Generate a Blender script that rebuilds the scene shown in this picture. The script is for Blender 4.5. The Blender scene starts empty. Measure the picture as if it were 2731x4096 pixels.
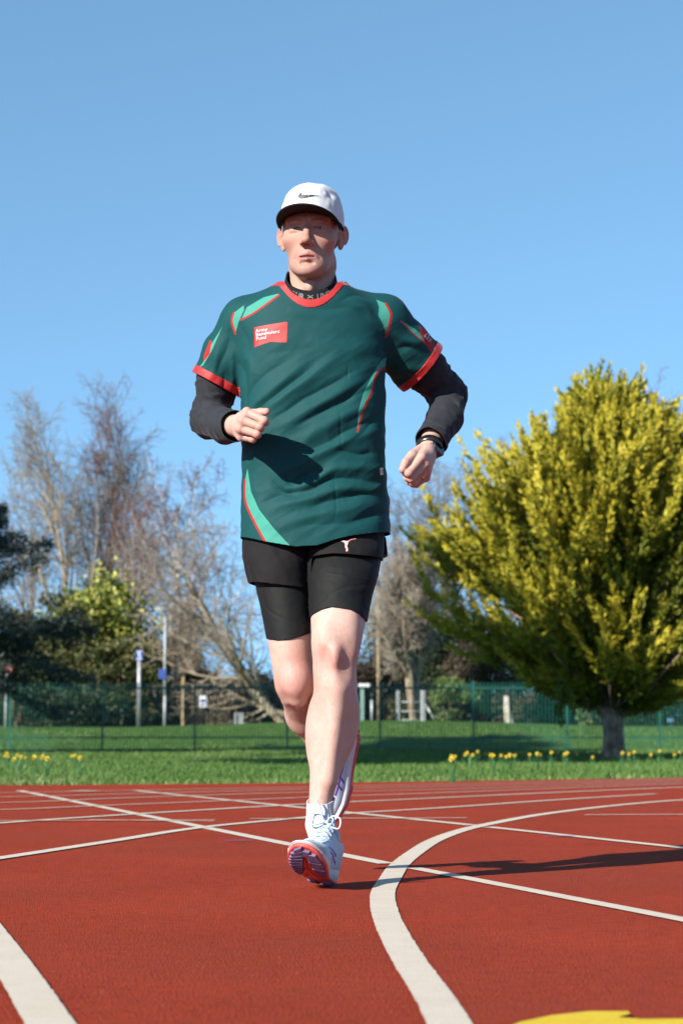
import bpy, bmesh, math, random
import numpy as np
from mathutils import Vector, Matrix
from mathutils.bvhtree import BVHTree

random.seed(11)
rng = np.random.default_rng(11)
R = math.radians
scene = bpy.context.scene
col = scene.collection

# ------------------------------------------------------------------ camera, sky, sun, exposure
LENS = 70.0
FPX = 4096.0 * LENS / 36.0            # focal length in pixels of the 2731 x 4096 photograph
CAM_H = 0.353
PITCH = math.atan((2951.0 - 2048.0) / FPX)
cam_d = bpy.data.cameras.new('camera')
cam = bpy.data.objects.new('camera', cam_d)
col.objects.link(cam)
cam.location = (0, 0, CAM_H)
cam.rotation_euler = (R(90) + PITCH, 0, 0)
cam_d.sensor_fit = 'VERTICAL'
cam_d.sensor_height = 36.0
cam_d.sensor_width = 24.0
cam_d.lens = LENS
cam_d.clip_start = 0.05
cam_d.clip_end = 3000
cam_d.dof.use_dof = True
cam_d.dof.focus_distance = 4.92
cam_d.dof.aperture_fstop = 7.1
scene.camera = cam
scene.render.resolution_x = 682
scene.render.resolution_y = 1024

SUN_AZ = R(-136.0)      # direction towards the sun measured from +Y, clockwise seen from above: behind the camera, to its left
SUN_EL = R(28.5)
to_sun = Vector((math.sin(SUN_AZ) * math.cos(SUN_EL), math.cos(SUN_AZ) * math.cos(SUN_EL), math.sin(SUN_EL)))
world = bpy.data.worlds.new('World')
scene.world = world
world.use_nodes = True
wn = world.node_tree
wn.nodes.clear()
SKY_LIFT = 0.22
sky = wn.nodes.new('ShaderNodeTexSky')
sky.sky_type = 'NISHITA'
sky.sun_disc = False
sky.sun_elevation = SUN_EL
sky.sun_rotation = SUN_AZ
sky.altitude = 0.0
sky.air_density = 0.7
sky.dust_density = 0.0
sky.ozone_density = 4.5
wbg = wn.nodes.new('ShaderNodeBackground')
wbg.inputs['Strength'].default_value = 0.15
wout = wn.nodes.new('ShaderNodeOutputWorld')
tint = wn.nodes.new('ShaderNodeMix')      # the camera's colour rendering of a clear blue sky
tint.data_type = 'RGBA'
tint.blend_type = 'MULTIPLY'
tint.inputs[0].default_value = 1.0
tint.inputs[7].default_value = (1.14, 1.21, 0.95, 1)
wtc = wn.nodes.new('ShaderNodeTexCoord')   # look the sky up a little higher: very clear spring air, little whitening at the horizon
wadd = wn.nodes.new('ShaderNodeVectorMath')
wadd.operation = 'ADD'
wadd.inputs[1].default_value = (0, 0, SKY_LIFT)
wnor = wn.nodes.new('ShaderNodeVectorMath')
wnor.operation = 'NORMALIZE'
wn.links.new(wtc.outputs['Generated'], wadd.inputs[0])
wn.links.new(wadd.outputs[0], wnor.inputs[0])
wn.links.new(wnor.outputs[0], sky.inputs['Vector'])
wn.links.new(sky.outputs[0], tint.inputs[6])
wn.links.new(tint.outputs[2], wbg.inputs['Color'])
wn.links.new(wbg.outputs[0], wout.inputs['Surface'])

sun_d = bpy.data.lights.new('sun', 'SUN')
sun_d.energy = 5.0
sun_d.angle = R(0.53)
sun_d.color = (1.0, 0.94, 0.85)
sun = bpy.data.objects.new('sun', sun_d)
col.objects.link(sun)
sun.location = to_sun * 60
sun.rotation_euler = to_sun.to_track_quat('Z', 'Y').to_euler()

vs = scene.view_settings
vs.view_transform = 'Standard'
vs.look = 'None'
vs.exposure = 1.05
vs.gamma = 1.0
vs.use_curve_mapping = False
scene.cycles.max_bounces = 6
scene.cycles.transparent_max_bounces = 6

# ------------------------------------------------------------------ helpers
CP, SP = math.cos(PITCH), math.sin(PITCH)
def P(px, py, d):
    """the point of the place that stands at distance d (along +Y) behind photograph pixel (px, py)"""
    u = (px - 1365.5) / FPX
    v = (2048.0 - py) / FPX
    y = CP - v * SP
    z = SP + v * CP
    t = d / y
    return np.array([u * t, d, CAM_H + z * t])
def G(px, py, z=0.0):
    """the point of level z seen at a pixel"""
    u = (px - 1365.5) / FPX
    v = (2048.0 - py) / FPX
    y = CP - v * SP
    zz = SP + v * CP
    t = (z - CAM_H) / zz
    return np.array([u * t, y * t, z])

def tag(o, label=None, cat=None, group=None, kind=None):
    if label: o['label'] = label
    if cat: o['category'] = cat
    if group: o['group'] = group
    if kind: o['kind'] = kind
    return o
def empty(name, loc=(0, 0, 0), parent=None, rz=0.0):
    o = bpy.data.objects.new(name, None)
    o.empty_display_size = 0.2
    o.location = loc
    o.rotation_euler.z = rz
    col.objects.link(o)
    if parent: o.parent = parent
    return o
def link(name, me, mat=None, parent=None, smooth=True):
    o = bpy.data.objects.new(name, me)
    col.objects.link(o)
    if mat is not None:
        if not isinstance(mat, (list, tuple)): mat = [mat]
        for m in mat: me.materials.append(m)
    if smooth and len(me.polygons):
        me.polygons.foreach_set('use_smooth', np.ones(len(me.polygons), dtype=bool))
    if parent is not None:
        o.parent = parent
    return o
def mesh_np(name, V, Q):
    """V (n,3); Q (m,k) int faces of equal size k, or a list of such arrays"""
    me = bpy.data.meshes.new(name)
    if not isinstance(Q, (list, tuple)): Q = [Q]
    Q = [np.asarray(q, dtype=np.int32) for q in Q if len(q)]
    me.vertices.add(len(V))
    me.vertices.foreach_set('co', np.asarray(V, dtype=np.float32).ravel())
    loops = np.concatenate([q.ravel() for q in Q])
    sizes = np.concatenate([np.full(len(q), q.shape[1], dtype=np.int32) for q in Q])
    starts = np.concatenate([[0], np.cumsum(sizes)[:-1]]).astype(np.int32)
    me.loops.add(len(loops))
    me.loops.foreach_set('vertex_index', loops)
    me.polygons.add(len(sizes))
    me.polygons.foreach_set('loop_start', starts)
    me.update(calc_edges=True)
    return me
def attr(me, name, vals):
    a = me.attributes.new(name, 'FLOAT', 'POINT')
    a.data.foreach_set('value', np.asarray(vals, dtype=np.float32))
def attrc(me, name, vals):
    a = me.attributes.new(name, 'FLOAT_VECTOR', 'POINT')
    a.data.foreach_set('vector', np.asarray(vals, dtype=np.float32).ravel())

class MB:
    """collects shapes and links them as ONE mesh object"""
    def __init__(s): s.v = []; s.f = []; s.n = 0
    def add(s, V, F):
        V = np.asarray(V, float); s.v.append(V)
        s.f += [tuple(i + s.n for i in q) for q in F]
        s.n += len(V); return s
    def box(s, c, h, rot=None):
        c = np.asarray(c, float)
        V = np.array([(x, y, z) for z in (-1, 1) for y in (-1, 1) for x in (-1, 1)], float) * np.asarray(h, float)
        if rot is not None: V = V @ np.asarray(rot).T
        return s.add(V + c, [(0, 2, 3, 1), (4, 5, 7, 6), (0, 1, 5, 4), (1, 3, 7, 5), (3, 2, 6, 7), (2, 0, 4, 6)])
    def tube(s, pts, rad, n=8, cap=True):
        pts = np.asarray(pts, float)
        rad = np.broadcast_to(np.asarray(rad, float), (len(pts),))
        V = []; up = None
        for i in range(len(pts)):
            t = pts[min(i + 1, len(pts) - 1)] - pts[max(i - 1, 0)]
            t = t / (np.linalg.norm(t) + 1e-12)
            if up is None:
                up = np.array([0, 0, 1.0]) if abs(t[2]) < .9 else np.array([1.0, 0, 0])
            a = np.cross(t, up); a /= np.linalg.norm(a) + 1e-12
            up = np.cross(a, t)
            th = np.arange(n) * 2 * math.pi / n
            V.append(pts[i] + rad[i] * (np.cos(th)[:, None] * a + np.sin(th)[:, None] * up))
        F = []
        for i in range(len(pts) - 1):
            for j in range(n):
                k = (j + 1) % n
                F.append((i * n + j, i * n + k, (i + 1) * n + k, (i + 1) * n + j))
        if cap:
            F.append(tuple(reversed(range(n)))); F.append(tuple(range((len(pts) - 1) * n, len(pts) * n)))
        return s.add(np.concatenate(V), F)
    def ribbon(s, pts, side, w):
        pts = np.asarray(pts, float); side = np.asarray(side, float)
        V = np.concatenate([pts - side * w, pts + side * w]); n = len(pts)
        return s.add(V, [(i, i + 1, n + i + 1, n + i) for i in range(n - 1)])
    def build(s, name, mat=None, parent=None, smooth=False, bevel=0):
        me = bpy.data.meshes.new(name)
        me.from_pydata(np.concatenate(s.v).tolist(), [], s.f); me.update()
        o = link(name, me, mat, parent, smooth)
        if bevel:
            m = o.modifiers.new('bevel', 'BEVEL'); m.width = bevel; m.segments = 2; m.limit_method = 'ANGLE'
        return o

# ------------------------------------------------------------------ materials
def mat_new(name):
    m = bpy.data.materials.new(name); m.use_nodes = True
    nt = m.node_tree
    return m, nt, nt.nodes['Principled BSDF']
def N(nt, kind, **kw):
    n = nt.nodes.new(kind)
    for k, v in kw.items():
        if k in n.inputs: n.inputs[k].default_value = v
        else: setattr(n, k, v)
    return n
def lin(r, g, b):
    f = lambda c: (c / 255 / 12.92) if c / 255 <= .04045 else ((c / 255 + .055) / 1.055) ** 2.4
    return (f(r), f(g), f(b), 1.0)
def ramp(nt, stops):
    r = nt.nodes.new('ShaderNodeValToRGB')
    el = r.color_ramp.elements
    while len(el) > 1: el.remove(el[-1])
    el[0].position = stops[0][0]; el[0].color = stops[0][1]
    for p, c in stops[1:]:
        e = el.new(p); e.color = c
    return r
def mix(nt, fac, a, b):
    m = nt.nodes.new('ShaderNodeMix'); m.data_type = 'RGBA'
    for k, v in ((0, fac), (6, a), (7, b)):
        if hasattr(v, 'is_linked') or isinstance(v, bpy.types.NodeSocket): nt.links.new(v, m.inputs[k])
        elif k == 0: m.inputs[0].default_value = v
        else: m.inputs[k].default_value = v
    return m.outputs[2]
def noisy(name, c1, c2, scale=8, rough=.7, bump=0, bscale=None, detail=4, metallic=0, spec=.5, coord='Object', sss=0):
    """a surface whose colour wanders between two tones, with a fine relief"""
    m, nt, b = mat_new(name)
    tc = N(nt, 'ShaderNodeTexCoord')
    n = N(nt, 'ShaderNodeTexNoise', Scale=scale, Detail=detail)
    nt.links.new(tc.outputs[coord], n.inputs['Vector'])
    r = ramp(nt, [(.35, c1), (.65, c2)])
    nt.links.new(n.outputs['Fac'], r.inputs[0])
    nt.links.new(r.outputs[0], b.inputs['Base Color'])
    b.inputs['Roughness'].default_value = rough
    b.inputs['Metallic'].default_value = metallic
    b.inputs['Specular IOR Level'].default_value = spec
    if bump:
        n2 = N(nt, 'ShaderNodeTexNoise', Scale=bscale or scale * 4, Detail=3)
        nt.links.new(tc.outputs[coord], n2.inputs['Vector'])
        bp = N(nt, 'ShaderNodeBump', Strength=bump, Distance=.01)
        nt.links.new(n2.outputs['Fac'], bp.inputs['Height'])
        nt.links.new(bp.outputs[0], b.inputs['Normal'])
    return m

# ------------------------------------------------------------------ signed distance modelling
def smin(a, b, k):
    h = np.clip(.5 + .5 * (b - a) / k, 0, 1)
    return b + (a - b) * h - k * h * (1 - h)
def smax(a, b, k): return -smin(-a, -b, k)
def cone(q, a, b, ra, rb):
    a = np.asarray(a, float); b = np.asarray(b, float)
    ab = b - a; pa = q - a
    t = np.clip((pa @ ab) / (ab @ ab), 0, 1)
    d = pa - t[:, None] * ab
    return np.sqrt((d * d).sum(1)) - (ra + (rb - ra) * t)
def chain(q, pts, rad, k=.01):
    d = None
    for i in range(len(pts) - 1):
        c = cone(q, pts[i], pts[i + 1], rad[i], rad[i + 1])
        d = c if d is None else smin(d, c, k)
    return d
def ell(q, c, r, rot=None):
    p = q - np.asarray(c, float)
    if rot is not None: p = p @ rot
    r = np.asarray(r, float)
    k0 = np.sqrt(((p / r) ** 2).sum(1)); k1 = np.sqrt(((p / (r * r)) ** 2).sum(1))
    return k0 * (k0 - 1) / (k1 + 1e-9)
def rotm(ax, deg):
    return np.array(Matrix.Rotation(R(deg), 3, ax))
def loft(q, rows, e=2.0, roty=0):
    """rows: (z, cx, cy, a, b) - a stack of (super)elliptic sections, smoothly interpolated"""
    rows = np.asarray(sorted(rows), float)
    z = np.clip(q[:, 2], rows[0, 0], rows[-1, 0])
    cx, cy, a, b = [pchip(rows[:, 0], rows[:, i], z) for i in (1, 2, 3, 4)]
    x = np.abs(q[:, 0] - cx) / a; y = np.abs(q[:, 1] - cy) / b
    r = (x ** e + y ** e) ** (1 / e)
    ox, oy = np.abs(q[:, 0] - cx), np.abs(q[:, 1] - cy)
    l = np.sqrt(ox * ox + oy * oy) + 1e-9
    d = l * (1 - 1 / np.maximum(r, 1e-4))
    d = np.where(r < .3, -np.minimum(a, b) * .7, d)
    dz = np.maximum(rows[0, 0] - q[:, 2], q[:, 2] - rows[-1, 0])
    return np.where(dz > 0, np.sqrt(np.maximum(d, 0) ** 2 + dz ** 2), np.maximum(d, dz))
def pchip(xs, ys, x):
    xs = np.asarray(xs, float); ys = np.asarray(ys, float)
    h = np.diff(xs); dl = np.diff(ys) / h
    m = np.zeros(len(xs)); m[0] = dl[0]; m[-1] = dl[-1]
    for i in range(1, len(xs) - 1):
        if dl[i - 1] * dl[i] > 0:
            w1 = 2 * h[i] + h[i - 1]; w2 = h[i] + 2 * h[i - 1]
            m[i] = (w1 + w2) / (w1 / dl[i - 1] + w2 / dl[i])
    i = np.clip(np.searchsorted(xs, x) - 1, 0, len(xs) - 2)
    t = (x - xs[i]) / h[i]
    return (2 * t ** 3 - 3 * t ** 2 + 1) * ys[i] + (t ** 3 - 2 * t ** 2 + t) * h[i] * m[i] + (3 * t ** 2 - 2 * t ** 3) * ys[i + 1] + (t ** 3 - t ** 2) * h[i] * m[i + 1]

def surf(fn, lo, hi, step, slack=.02):
    """surface of fn == 0 as (V, quads), by surface nets on a sparse grid"""
    lo = np.asarray(lo, float); hi = np.asarray(hi, float)
    B = 6
    nb = np.ceil((hi - lo) / (step * B)).astype(int)
    n = nb * B + 1
    I = np.stack(np.meshgrid(*[np.arange(k) for k in nb], indexing='ij'), -1).reshape(-1, 3)
    dc = fn(lo + (I + .5) * B * step)
    keep = np.abs(dc) < B * step * .87 * 1.3 + slack
    V = np.ones(n, np.float32)
    sg = np.where(dc < 0, -1.0, 1.0).reshape(nb)
    V[:-1, :-1, :-1] = np.repeat(np.repeat(np.repeat(sg, B, 0), B, 1), B, 2)
    M = np.zeros(n, bool)
    for i, j, k in I[keep]:
        M[i * B:i * B + B + 1, j * B:j * B + B + 1, k * B:k * B + B + 1] = True
    idx = np.argwhere(M)
    vals = np.empty(len(idx), np.float32)
    for s in range(0, len(idx), 400000):
        vals[s:s + 400000] = fn(lo + idx[s:s + 400000] * step)
    V[M] = vals
    S = V < 0
    c = S[:-1, :-1, :-1].astype(np.int8)
    for dx in (0, 1):
        for dy in (0, 1):
            for dz in (0, 1):
                if dx + dy + dz:
                    c = c + S[dx:n[0] - 1 + dx, dy:n[1] - 1 + dy, dz:n[2] - 1 + dz]
    act = (c > 0) & (c < 8)
    ci = np.argwhere(act)
    offs = np.array([(x, y, z) for x in (0, 1) for y in (0, 1) for z in (0, 1)])
    cv = np.stack([V[ci[:, 0] + o[0], ci[:, 1] + o[1], ci[:, 2] + o[2]] for o in offs], 1)
    acc = np.zeros((len(ci), 3)); cnt = np.zeros(len(ci))
    for a in range(8):
        for b in range(a + 1, 8):
            if np.abs(offs[a] - offs[b]).sum() == 1:
                va, vb = cv[:, a], cv[:, b]
                x = (va < 0) != (vb < 0)
                t = np.where(x, va / np.where(x, va - vb, 1), 0)
                acc += np.where(x[:, None], offs[a] + t[:, None] * (offs[b] - offs[a]), 0)
                cnt += x
    pos = lo + (ci + acc / cnt[:, None]) * step
    gi = np.full(act.shape, -1, np.int32)
    gi[act] = np.arange(len(ci))
    quads = []
    for ax in range(3):
        u, w = (ax + 1) % 3, (ax + 2) % 3
        sl = [slice(None)] * 3; sl2 = [slice(None)] * 3
        sl[ax] = slice(0, -1); sl2[ax] = slice(1, None)
        e = S[tuple(sl)] != S[tuple(sl2)]
        ei = np.argwhere(e)
        ok = (ei[:, u] > 0) & (ei[:, w] > 0) & (ei[:, u] < act.shape[u]) & (ei[:, w] < act.shape[w])
        ei = ei[ok]
        s0 = S[tuple(ei.T)]
        def g(du, dw):
            k = ei.copy(); k[:, u] -= du; k[:, w] -= dw
            return gi[tuple(k.T)]
        q = np.stack([g(1, 1), g(0, 1), g(0, 0), g(1, 0)], 1)
        q[~s0] = q[~s0][:, ::-1]
        q = q[(q >= 0).all(1)]
        quads.append(q)
    # one step onto the true surface
    for _ in range(1):
        gr = grad(fn, pos); d = fn(pos)
        pos = pos - gr * np.clip(d / ((gr * gr).sum(1) + 1e-6), -step, step)[:, None]
    return pos, np.concatenate(quads)
def grad(fn, p, e=.0008):
    g = np.empty_like(p)
    for i in range(3):
        d = np.zeros(3); d[i] = e
        g[:, i] = (fn(p + d) - fn(p - d)) / (2 * e)
    return g
def vnormals(V, Q):
    nrm = np.zeros_like(V)
    fn = np.cross(V[Q[:, 2]] - V[Q[:, 0]], V[Q[:, -1]] - V[Q[:, 1]])
    for k in range(Q.shape[1]): np.add.at(nrm, Q[:, k], fn)
    return nrm / (np.linalg.norm(nrm, axis=1)[:, None] + 1e-12)
def clip(V, T, g):
    """keep the part of a triangle/quad mesh where g < 0, cutting cleanly along g == 0"""
    if T.shape[1] == 4: T = np.concatenate([T[:, [0, 1, 2]], T[:, [0, 2, 3]]])
    s = g[T] < 0; k = s.sum(1)
    out = [T[k == 3]]
    newv = []; cache = {}
    base = len(V)
    def cut(i, j):
        key = (min(i, j), max(i, j))
        if key not in cache:
            t = g[i] / (g[i] - g[j])
            newv.append(V[i] + t * (V[j] - V[i])); cache[key] = base + len(newv) - 1
        return cache[key]
    ex = []
    for tri, ss in zip(T[(k == 1) | (k == 2)], s[(k == 1) | (k == 2)]):
        if ss.sum() == 1:
            a = int(np.argmax(ss)); i, j, l = tri[a], tri[(a + 1) % 3], tri[(a + 2) % 3]
            ex.append((i, cut(i, j), cut(i, l)))
        else:
            a = int(np.argmin(ss)); i, j, l = tri[a], tri[(a + 1) % 3], tri[(a + 2) % 3]
            p, r = cut(i, j), cut(i, l)
            ex += [(p, j, l), (p, l, r)]
    T2 = np.concatenate([out[0], np.array(ex, dtype=int).reshape(-1, 3)])
    V2 = np.concatenate([V, np.array(newv).reshape(-1, 3)])
    used = np.unique(T2); mp = np.full(len(V2), -1); mp[used] = np.arange(len(used))
    return V2[used], mp[T2]
def hash_noise(p, scale, seed=0):
    """smooth value noise in 3D, range about -1..1"""
    q = np.asarray(p) * scale + seed * 17.13
    i = np.floor(q).astype(np.int64); f = q - i; f = f * f * (3 - 2 * f)
    def h(a, b, c):
        n = (a * 374761393 + b * 668265263 + c * 1274126177 + seed * 974634777) & 0xFFFFFFFF
        n = ((n ^ (n >> 13)) * 1274126177) & 0xFFFFFFFF
        n = (n ^ (n >> 16)) & 0xFFFF
        return n / 32767.5 - 1
    r = 0
    for a in (0, 1):
        for b in (0, 1):
            for c in (0, 1):
                w = (f[:, 0] if a else 1 - f[:, 0]) * (f[:, 1] if b else 1 - f[:, 1]) * (f[:, 2] if c else 1 - f[:, 2])
                r = r + w * h(i[:, 0] + a, i[:, 1] + b, i[:, 2] + c)
    return r
def poly_sd(x, z, poly):
    """signed distance to a closed polygon, negative inside"""
    poly = np.asarray(poly, float); d = np.full(len(x), 1e9); ins = np.zeros(len(x), bool)
    for i in range(len(poly)):
        a, b = poly[i], poly[(i + 1) % len(poly)]
        d = np.minimum(d, seg_d(x, z, a, b)[0])
        c = ((a[1] > z) != (b[1] > z)) & (x < (b[0] - a[0]) * (z - a[1]) / (b[1] - a[1] + 1e-12) + a[0])
        ins ^= c
    return np.where(ins, -d, d)
def seg_d(x, z, a, b):
    ab = (b[0] - a[0], b[1] - a[1]); L = ab[0] ** 2 + ab[1] ** 2 + 1e-12
    t = np.clip(((x - a[0]) * ab[0] + (z - a[1]) * ab[1]) / L, 0, 1)
    return np.hypot(x - a[0] - t * ab[0], z - a[1] - t * ab[1]), t
def line_d(x, z, pts):
    d = np.full(len(x), 1e9)
    for a, b in zip(pts[:-1], pts[1:]): d = np.minimum(d, seg_d(x, z, a, b)[0])
    return d
def catmull(pts, n=8):
    pts = np.asarray(pts, float); out = []
    P0 = np.concatenate([[2 * pts[0] - pts[1]], pts, [2 * pts[-1] - pts[-2]]])
    for i in range(1, len(P0) - 2):
        for t in np.arange(n) / n:
            a, b, c, d = P0[i - 1:i + 3]
            out.append(.5 * (2 * b + (c - a) * t + (2 * a - 5 * b + 4 * c - d) * t * t + (3 * b - a - 3 * c + d) * t ** 3))
    out.append(pts[-1])
    return np.array(out)
def unit(v): return v / (np.linalg.norm(v, axis=-1, keepdims=True) + 1e-9)
# ------------------------------------------------------------------ ground, track, painted lines
def bank(x, y):
    """height of the grass: level up to the fence, then a low bank rising behind it"""
    x = np.asarray(x, float); y = np.asarray(y, float)
    t = np.clip((y - 55.0) / 15.0, 0, 1); t = t * t * (3 - 2 * t)
    top = .86 - .14 * np.clip((-x - 6) / 8, 0, 1) + .10 * np.sin(x * .35 + 1)
    return -.006 + t * top
def ground_obj():
    xs = np.concatenate([np.linspace(-900, -40, 24), np.linspace(-36, 36, 73), np.linspace(40, 900, 24)])
    ys = np.concatenate([np.linspace(-60, 10, 12), np.linspace(12, 90, 118), np.linspace(95, 1500, 24)])
    X, Y = np.meshgrid(xs, ys, indexing='ij')
    Z = bank(X, Y)
    near = (Y > 16) & (Y < 120)
    pts = np.stack([X, Y, Z], -1).reshape(-1, 3)
    Z = Z + np.where(near, .02 * hash_noise(pts, .9, 3).reshape(X.shape), 0) * np.clip((Y - 18) / 4, 0, 1)
    V = np.stack([X, Y, Z], -1).reshape(-1, 3)
    a, b = len(xs), len(ys)
    i = np.arange(a * b).reshape(a, b)
    Q = np.stack([i[:-1, :-1], i[1:, :-1], i[1:, 1:], i[:-1, 1:]], -1).reshape(-1, 4)
    m, nt, bs = mat_new('grass_ground')
    tc = N(nt, 'ShaderNodeTexCoord')
    n1 = N(nt, 'ShaderNodeTexNoise', Scale=.7, Detail=6, Roughness=.65)
    n2 = N(nt, 'ShaderNodeTexNoise', Scale=22, Detail=4)
    for n in (n1, n2): nt.links.new(tc.outputs['Object'], n.inputs['Vector'])
    r1 = ramp(nt, [(.3, (0.0355, 0.0948, 0.0102, 1)), (.55, (0.0546, 0.1223, 0.0163, 1)), (.75, (0.0820, 0.1460, 0.0278, 1))])
    r2 = ramp(nt, [(.3, (.55, .6, .5, 1)), (.7, (1.25, 1.2, 1.1, 1))])
    nt.links.new(n1.outputs['Fac'], r1.inputs[0]); nt.links.new(n2.outputs['Fac'], r2.inputs[0])
    mu = N(nt, 'ShaderNodeMix', data_type='RGBA', blend_type='MULTIPLY'); mu.inputs[0].default_value = 1
    nt.links.new(r1.outputs[0], mu.inputs[6]); nt.links.new(r2.outputs[0], mu.inputs[7])
    nt.links.new(mu.outputs[2], bs.inputs['Base Color'])
    bs.inputs['Roughness'].default_value = .9; bs.inputs['Specular IOR Level'].default_value = .2
    o = link('ground', mesh_np('ground', V, Q), m)
    tag(o, kind='structure'); return o
ground_obj()

def track_mat():
    m, nt, bs = mat_new('track_rubber')
    tc = N(nt, 'ShaderNodeTexCoord')
    g = N(nt, 'ShaderNodeTexNoise', Scale=230, Detail=4, Roughness=.7)
    v = N(nt, 'ShaderNodeTexVoronoi', Scale=260)
    big = N(nt, 'ShaderNodeTexNoise', Scale=1.6, Detail=6, Roughness=.6)
    mid = N(nt, 'ShaderNodeTexNoise', Scale=34, Detail=4, Roughness=.65)
    for n in (g, v, big, mid): nt.links.new(tc.outputs['Object'], n.inputs['Vector'])
    r1 = ramp(nt, [(.31, (0.1085, 0.0135, 0.0050, 1)), (.43, (0.3023, 0.0333, 0.0104, 1)), (.58, (0.3643, 0.0425, 0.0134, 1)), (.74, (0.5271, 0.0934, 0.0338, 1))])
    nt.links.new(g.outputs['Fac'], r1.inputs[0])
    r2 = ramp(nt, [(.3, (.86, .84, .84, 1)), (.7, (1.1, 1.12, 1.12, 1))])
    nt.links.new(big.outputs['Fac'], r2.inputs[0])
    r3 = ramp(nt, [(.28, (.7, .7, .72, 1)), (.5, (1, 1, 1, 1)), (.72, (1.16, 1.2, 1.2, 1))])
    nt.links.new(mid.outputs['Fac'], r3.inputs[0])
    a = N(nt, 'ShaderNodeMix', data_type='RGBA', blend_type='MULTIPLY'); a.inputs[0].default_value = 1
    nt.links.new(r1.outputs[0], a.inputs[6]); nt.links.new(r2.outputs[0], a.inputs[7])
    c = N(nt, 'ShaderNodeMix', data_type='RGBA', blend_type='MULTIPLY'); c.inputs[0].default_value = 1
    nt.links.new(a.outputs[2], c.inputs[6]); nt.links.new(r3.outputs[0], c.inputs[7])
    sp = N(nt, 'ShaderNodeTexVoronoi', Scale=30); nt.links.new(tc.outputs['Object'], sp.inputs['Vector'])
    lt = N(nt, 'ShaderNodeMath', operation='LESS_THAN'); lt.inputs[1].default_value = .075; nt.links.new(sp.outputs['Distance'], lt.inputs[0])
    sepc = N(nt, 'ShaderNodeSeparateColor'); nt.links.new(sp.outputs['Color'], sepc.inputs[0])
    pick = N(nt, 'ShaderNodeMath', operation='GREATER_THAN'); pick.inputs[1].default_value = .86; nt.links.new(sepc.outputs[0], pick.inputs[0])
    an = N(nt, 'ShaderNodeMath', operation='MULTIPLY'); nt.links.new(lt.outputs[0], an.inputs[0]); nt.links.new(pick.outputs[0], an.inputs[1])
    spc = mix(nt, an.outputs[0], c.outputs[2], (.34, .28, .25, 1))
    stn = N(nt, 'ShaderNodeTexNoise', Scale=.55, Detail=8, Roughness=.7); nt.links.new(tc.outputs['Object'], stn.inputs['Vector'])
    sr = ramp(nt, [(.42, (0, 0, 0, 1)), (.68, (.55, .55, .55, 1))]); nt.links.new(stn.outputs['Fac'], sr.inputs[0])
    spc = mix(nt, sr.outputs[0], spc, (0.2392, 0.0432, 0.0220, 1))
    nt.links.new(spc, bs.inputs['Base Color'])
    bs.inputs['Roughness'].default_value = .9; bs.inputs['Specular IOR Level'].default_value = .12
    mx = N(nt, 'ShaderNodeMath', operation='ADD')
    nt.links.new(g.outputs['Fac'], mx.inputs[0]); nt.links.new(v.outputs['Distance'], mx.inputs[1])
    bp = N(nt, 'ShaderNodeBump', Strength=1.0, Distance=.006)
    nt.links.new(mx.outputs[0], bp.inputs['Height']); nt.links.new(bp.outputs[0], bs.inputs['Normal'])
    return m
M_TRACK = track_mat()
def track_obj():
    # the far edge is a very slight arc running from 15 m (left) to 18 m (right)
    e = catmull([G(-900, 3149)[:2], G(0, 3141)[:2], G(1365, 3130)[:2], G(2731, 3110)[:2], G(3400, 3098)[:2]], 6)
    near = [(-45, -14), (45, -14)]
    V = []; n = len(e)
    for x, y in e: V.append((x, y, 0))
    for x, y in e: V.append((x * 1.0, -14, 0))
    F = [(i, n + i, n + i + 1, i + 1) for i in range(n - 1)]
    # wings to either side, beyond the frame
    V += [(-60, e[0][1] - 8, 0), (-60, -14, 0), (60, e[-1][1] + 25, 0), (60, -14, 0)]
    b = 2 * n
    F += [(b, b + 1, n, 0), (n - 1, 2 * n - 1, b + 3, b + 2)]
    F = [tuple(f) for f in F]
    mb = MB().add(V, F); o = mb.build('running_track', M_TRACK)
    tag(o, kind='structure')
    return e
EDGE = track_obj()

def paint_mat(name, c1, c2, worn):
    m, nt, bs = mat_new(name)
    tc = N(nt, 'ShaderNodeTexCoord')
    g = N(nt, 'ShaderNodeTexNoise', Scale=300, Detail=3, Roughness=.65)
    b = N(nt, 'ShaderNodeTexNoise', Scale=9, Detail=5, Roughness=.7)
    for n in (g, b): nt.links.new(tc.outputs['Object'], n.inputs['Vector'])
    ad = N(nt, 'ShaderNodeMath', operation='MULTIPLY_ADD'); ad.inputs[1].default_value = .45
    nt.links.new(b.outputs['Fac'], ad.inputs[0]); nt.links.new(g.outputs['Fac'], ad.inputs[2])
    r = ramp(nt, [(.46, worn), (.58, c2), (.80, c1)])
    nt.links.new(ad.outputs[0], r.inputs[0]); nt.links.new(r.outputs[0], bs.inputs['Base Color'])
    bs.inputs['Roughness'].default_value = .85; bs.inputs['Specular IOR Level'].default_value = .15
    bp = N(nt, 'ShaderNodeBump', Strength=.6, Distance=.003)
    nt.links.new(g.outputs['Fac'], bp.inputs['Height']); nt.links.new(bp.outputs[0], bs.inputs['Normal'])
    return m
M_WHITE = paint_mat('white_line_paint', (0.5265, 0.4615, 0.3793, 1), (0.4553, 0.3812, 0.2998, 1), (0.2988, 0.1605, 0.1101, 1))
M_WHITE_WORN = paint_mat('worn_line_paint', (0.4695, 0.3477, 0.2814, 1), (0.4126, 0.2407, 0.1775, 1), (0.2560, 0.0803, 0.0489, 1))
M_YELLOW = paint_mat('yellow_line_paint', (.56, .4, .028, 1), (.496, .336, .024, 1), (.32, .16, .024, 1))
M_BLUE = paint_mat('blue_line_paint', (.128, .128, .336, 1), (.16, .096, .24, 1), (.24, .056, .048, 1))
line_n = [0]
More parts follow.
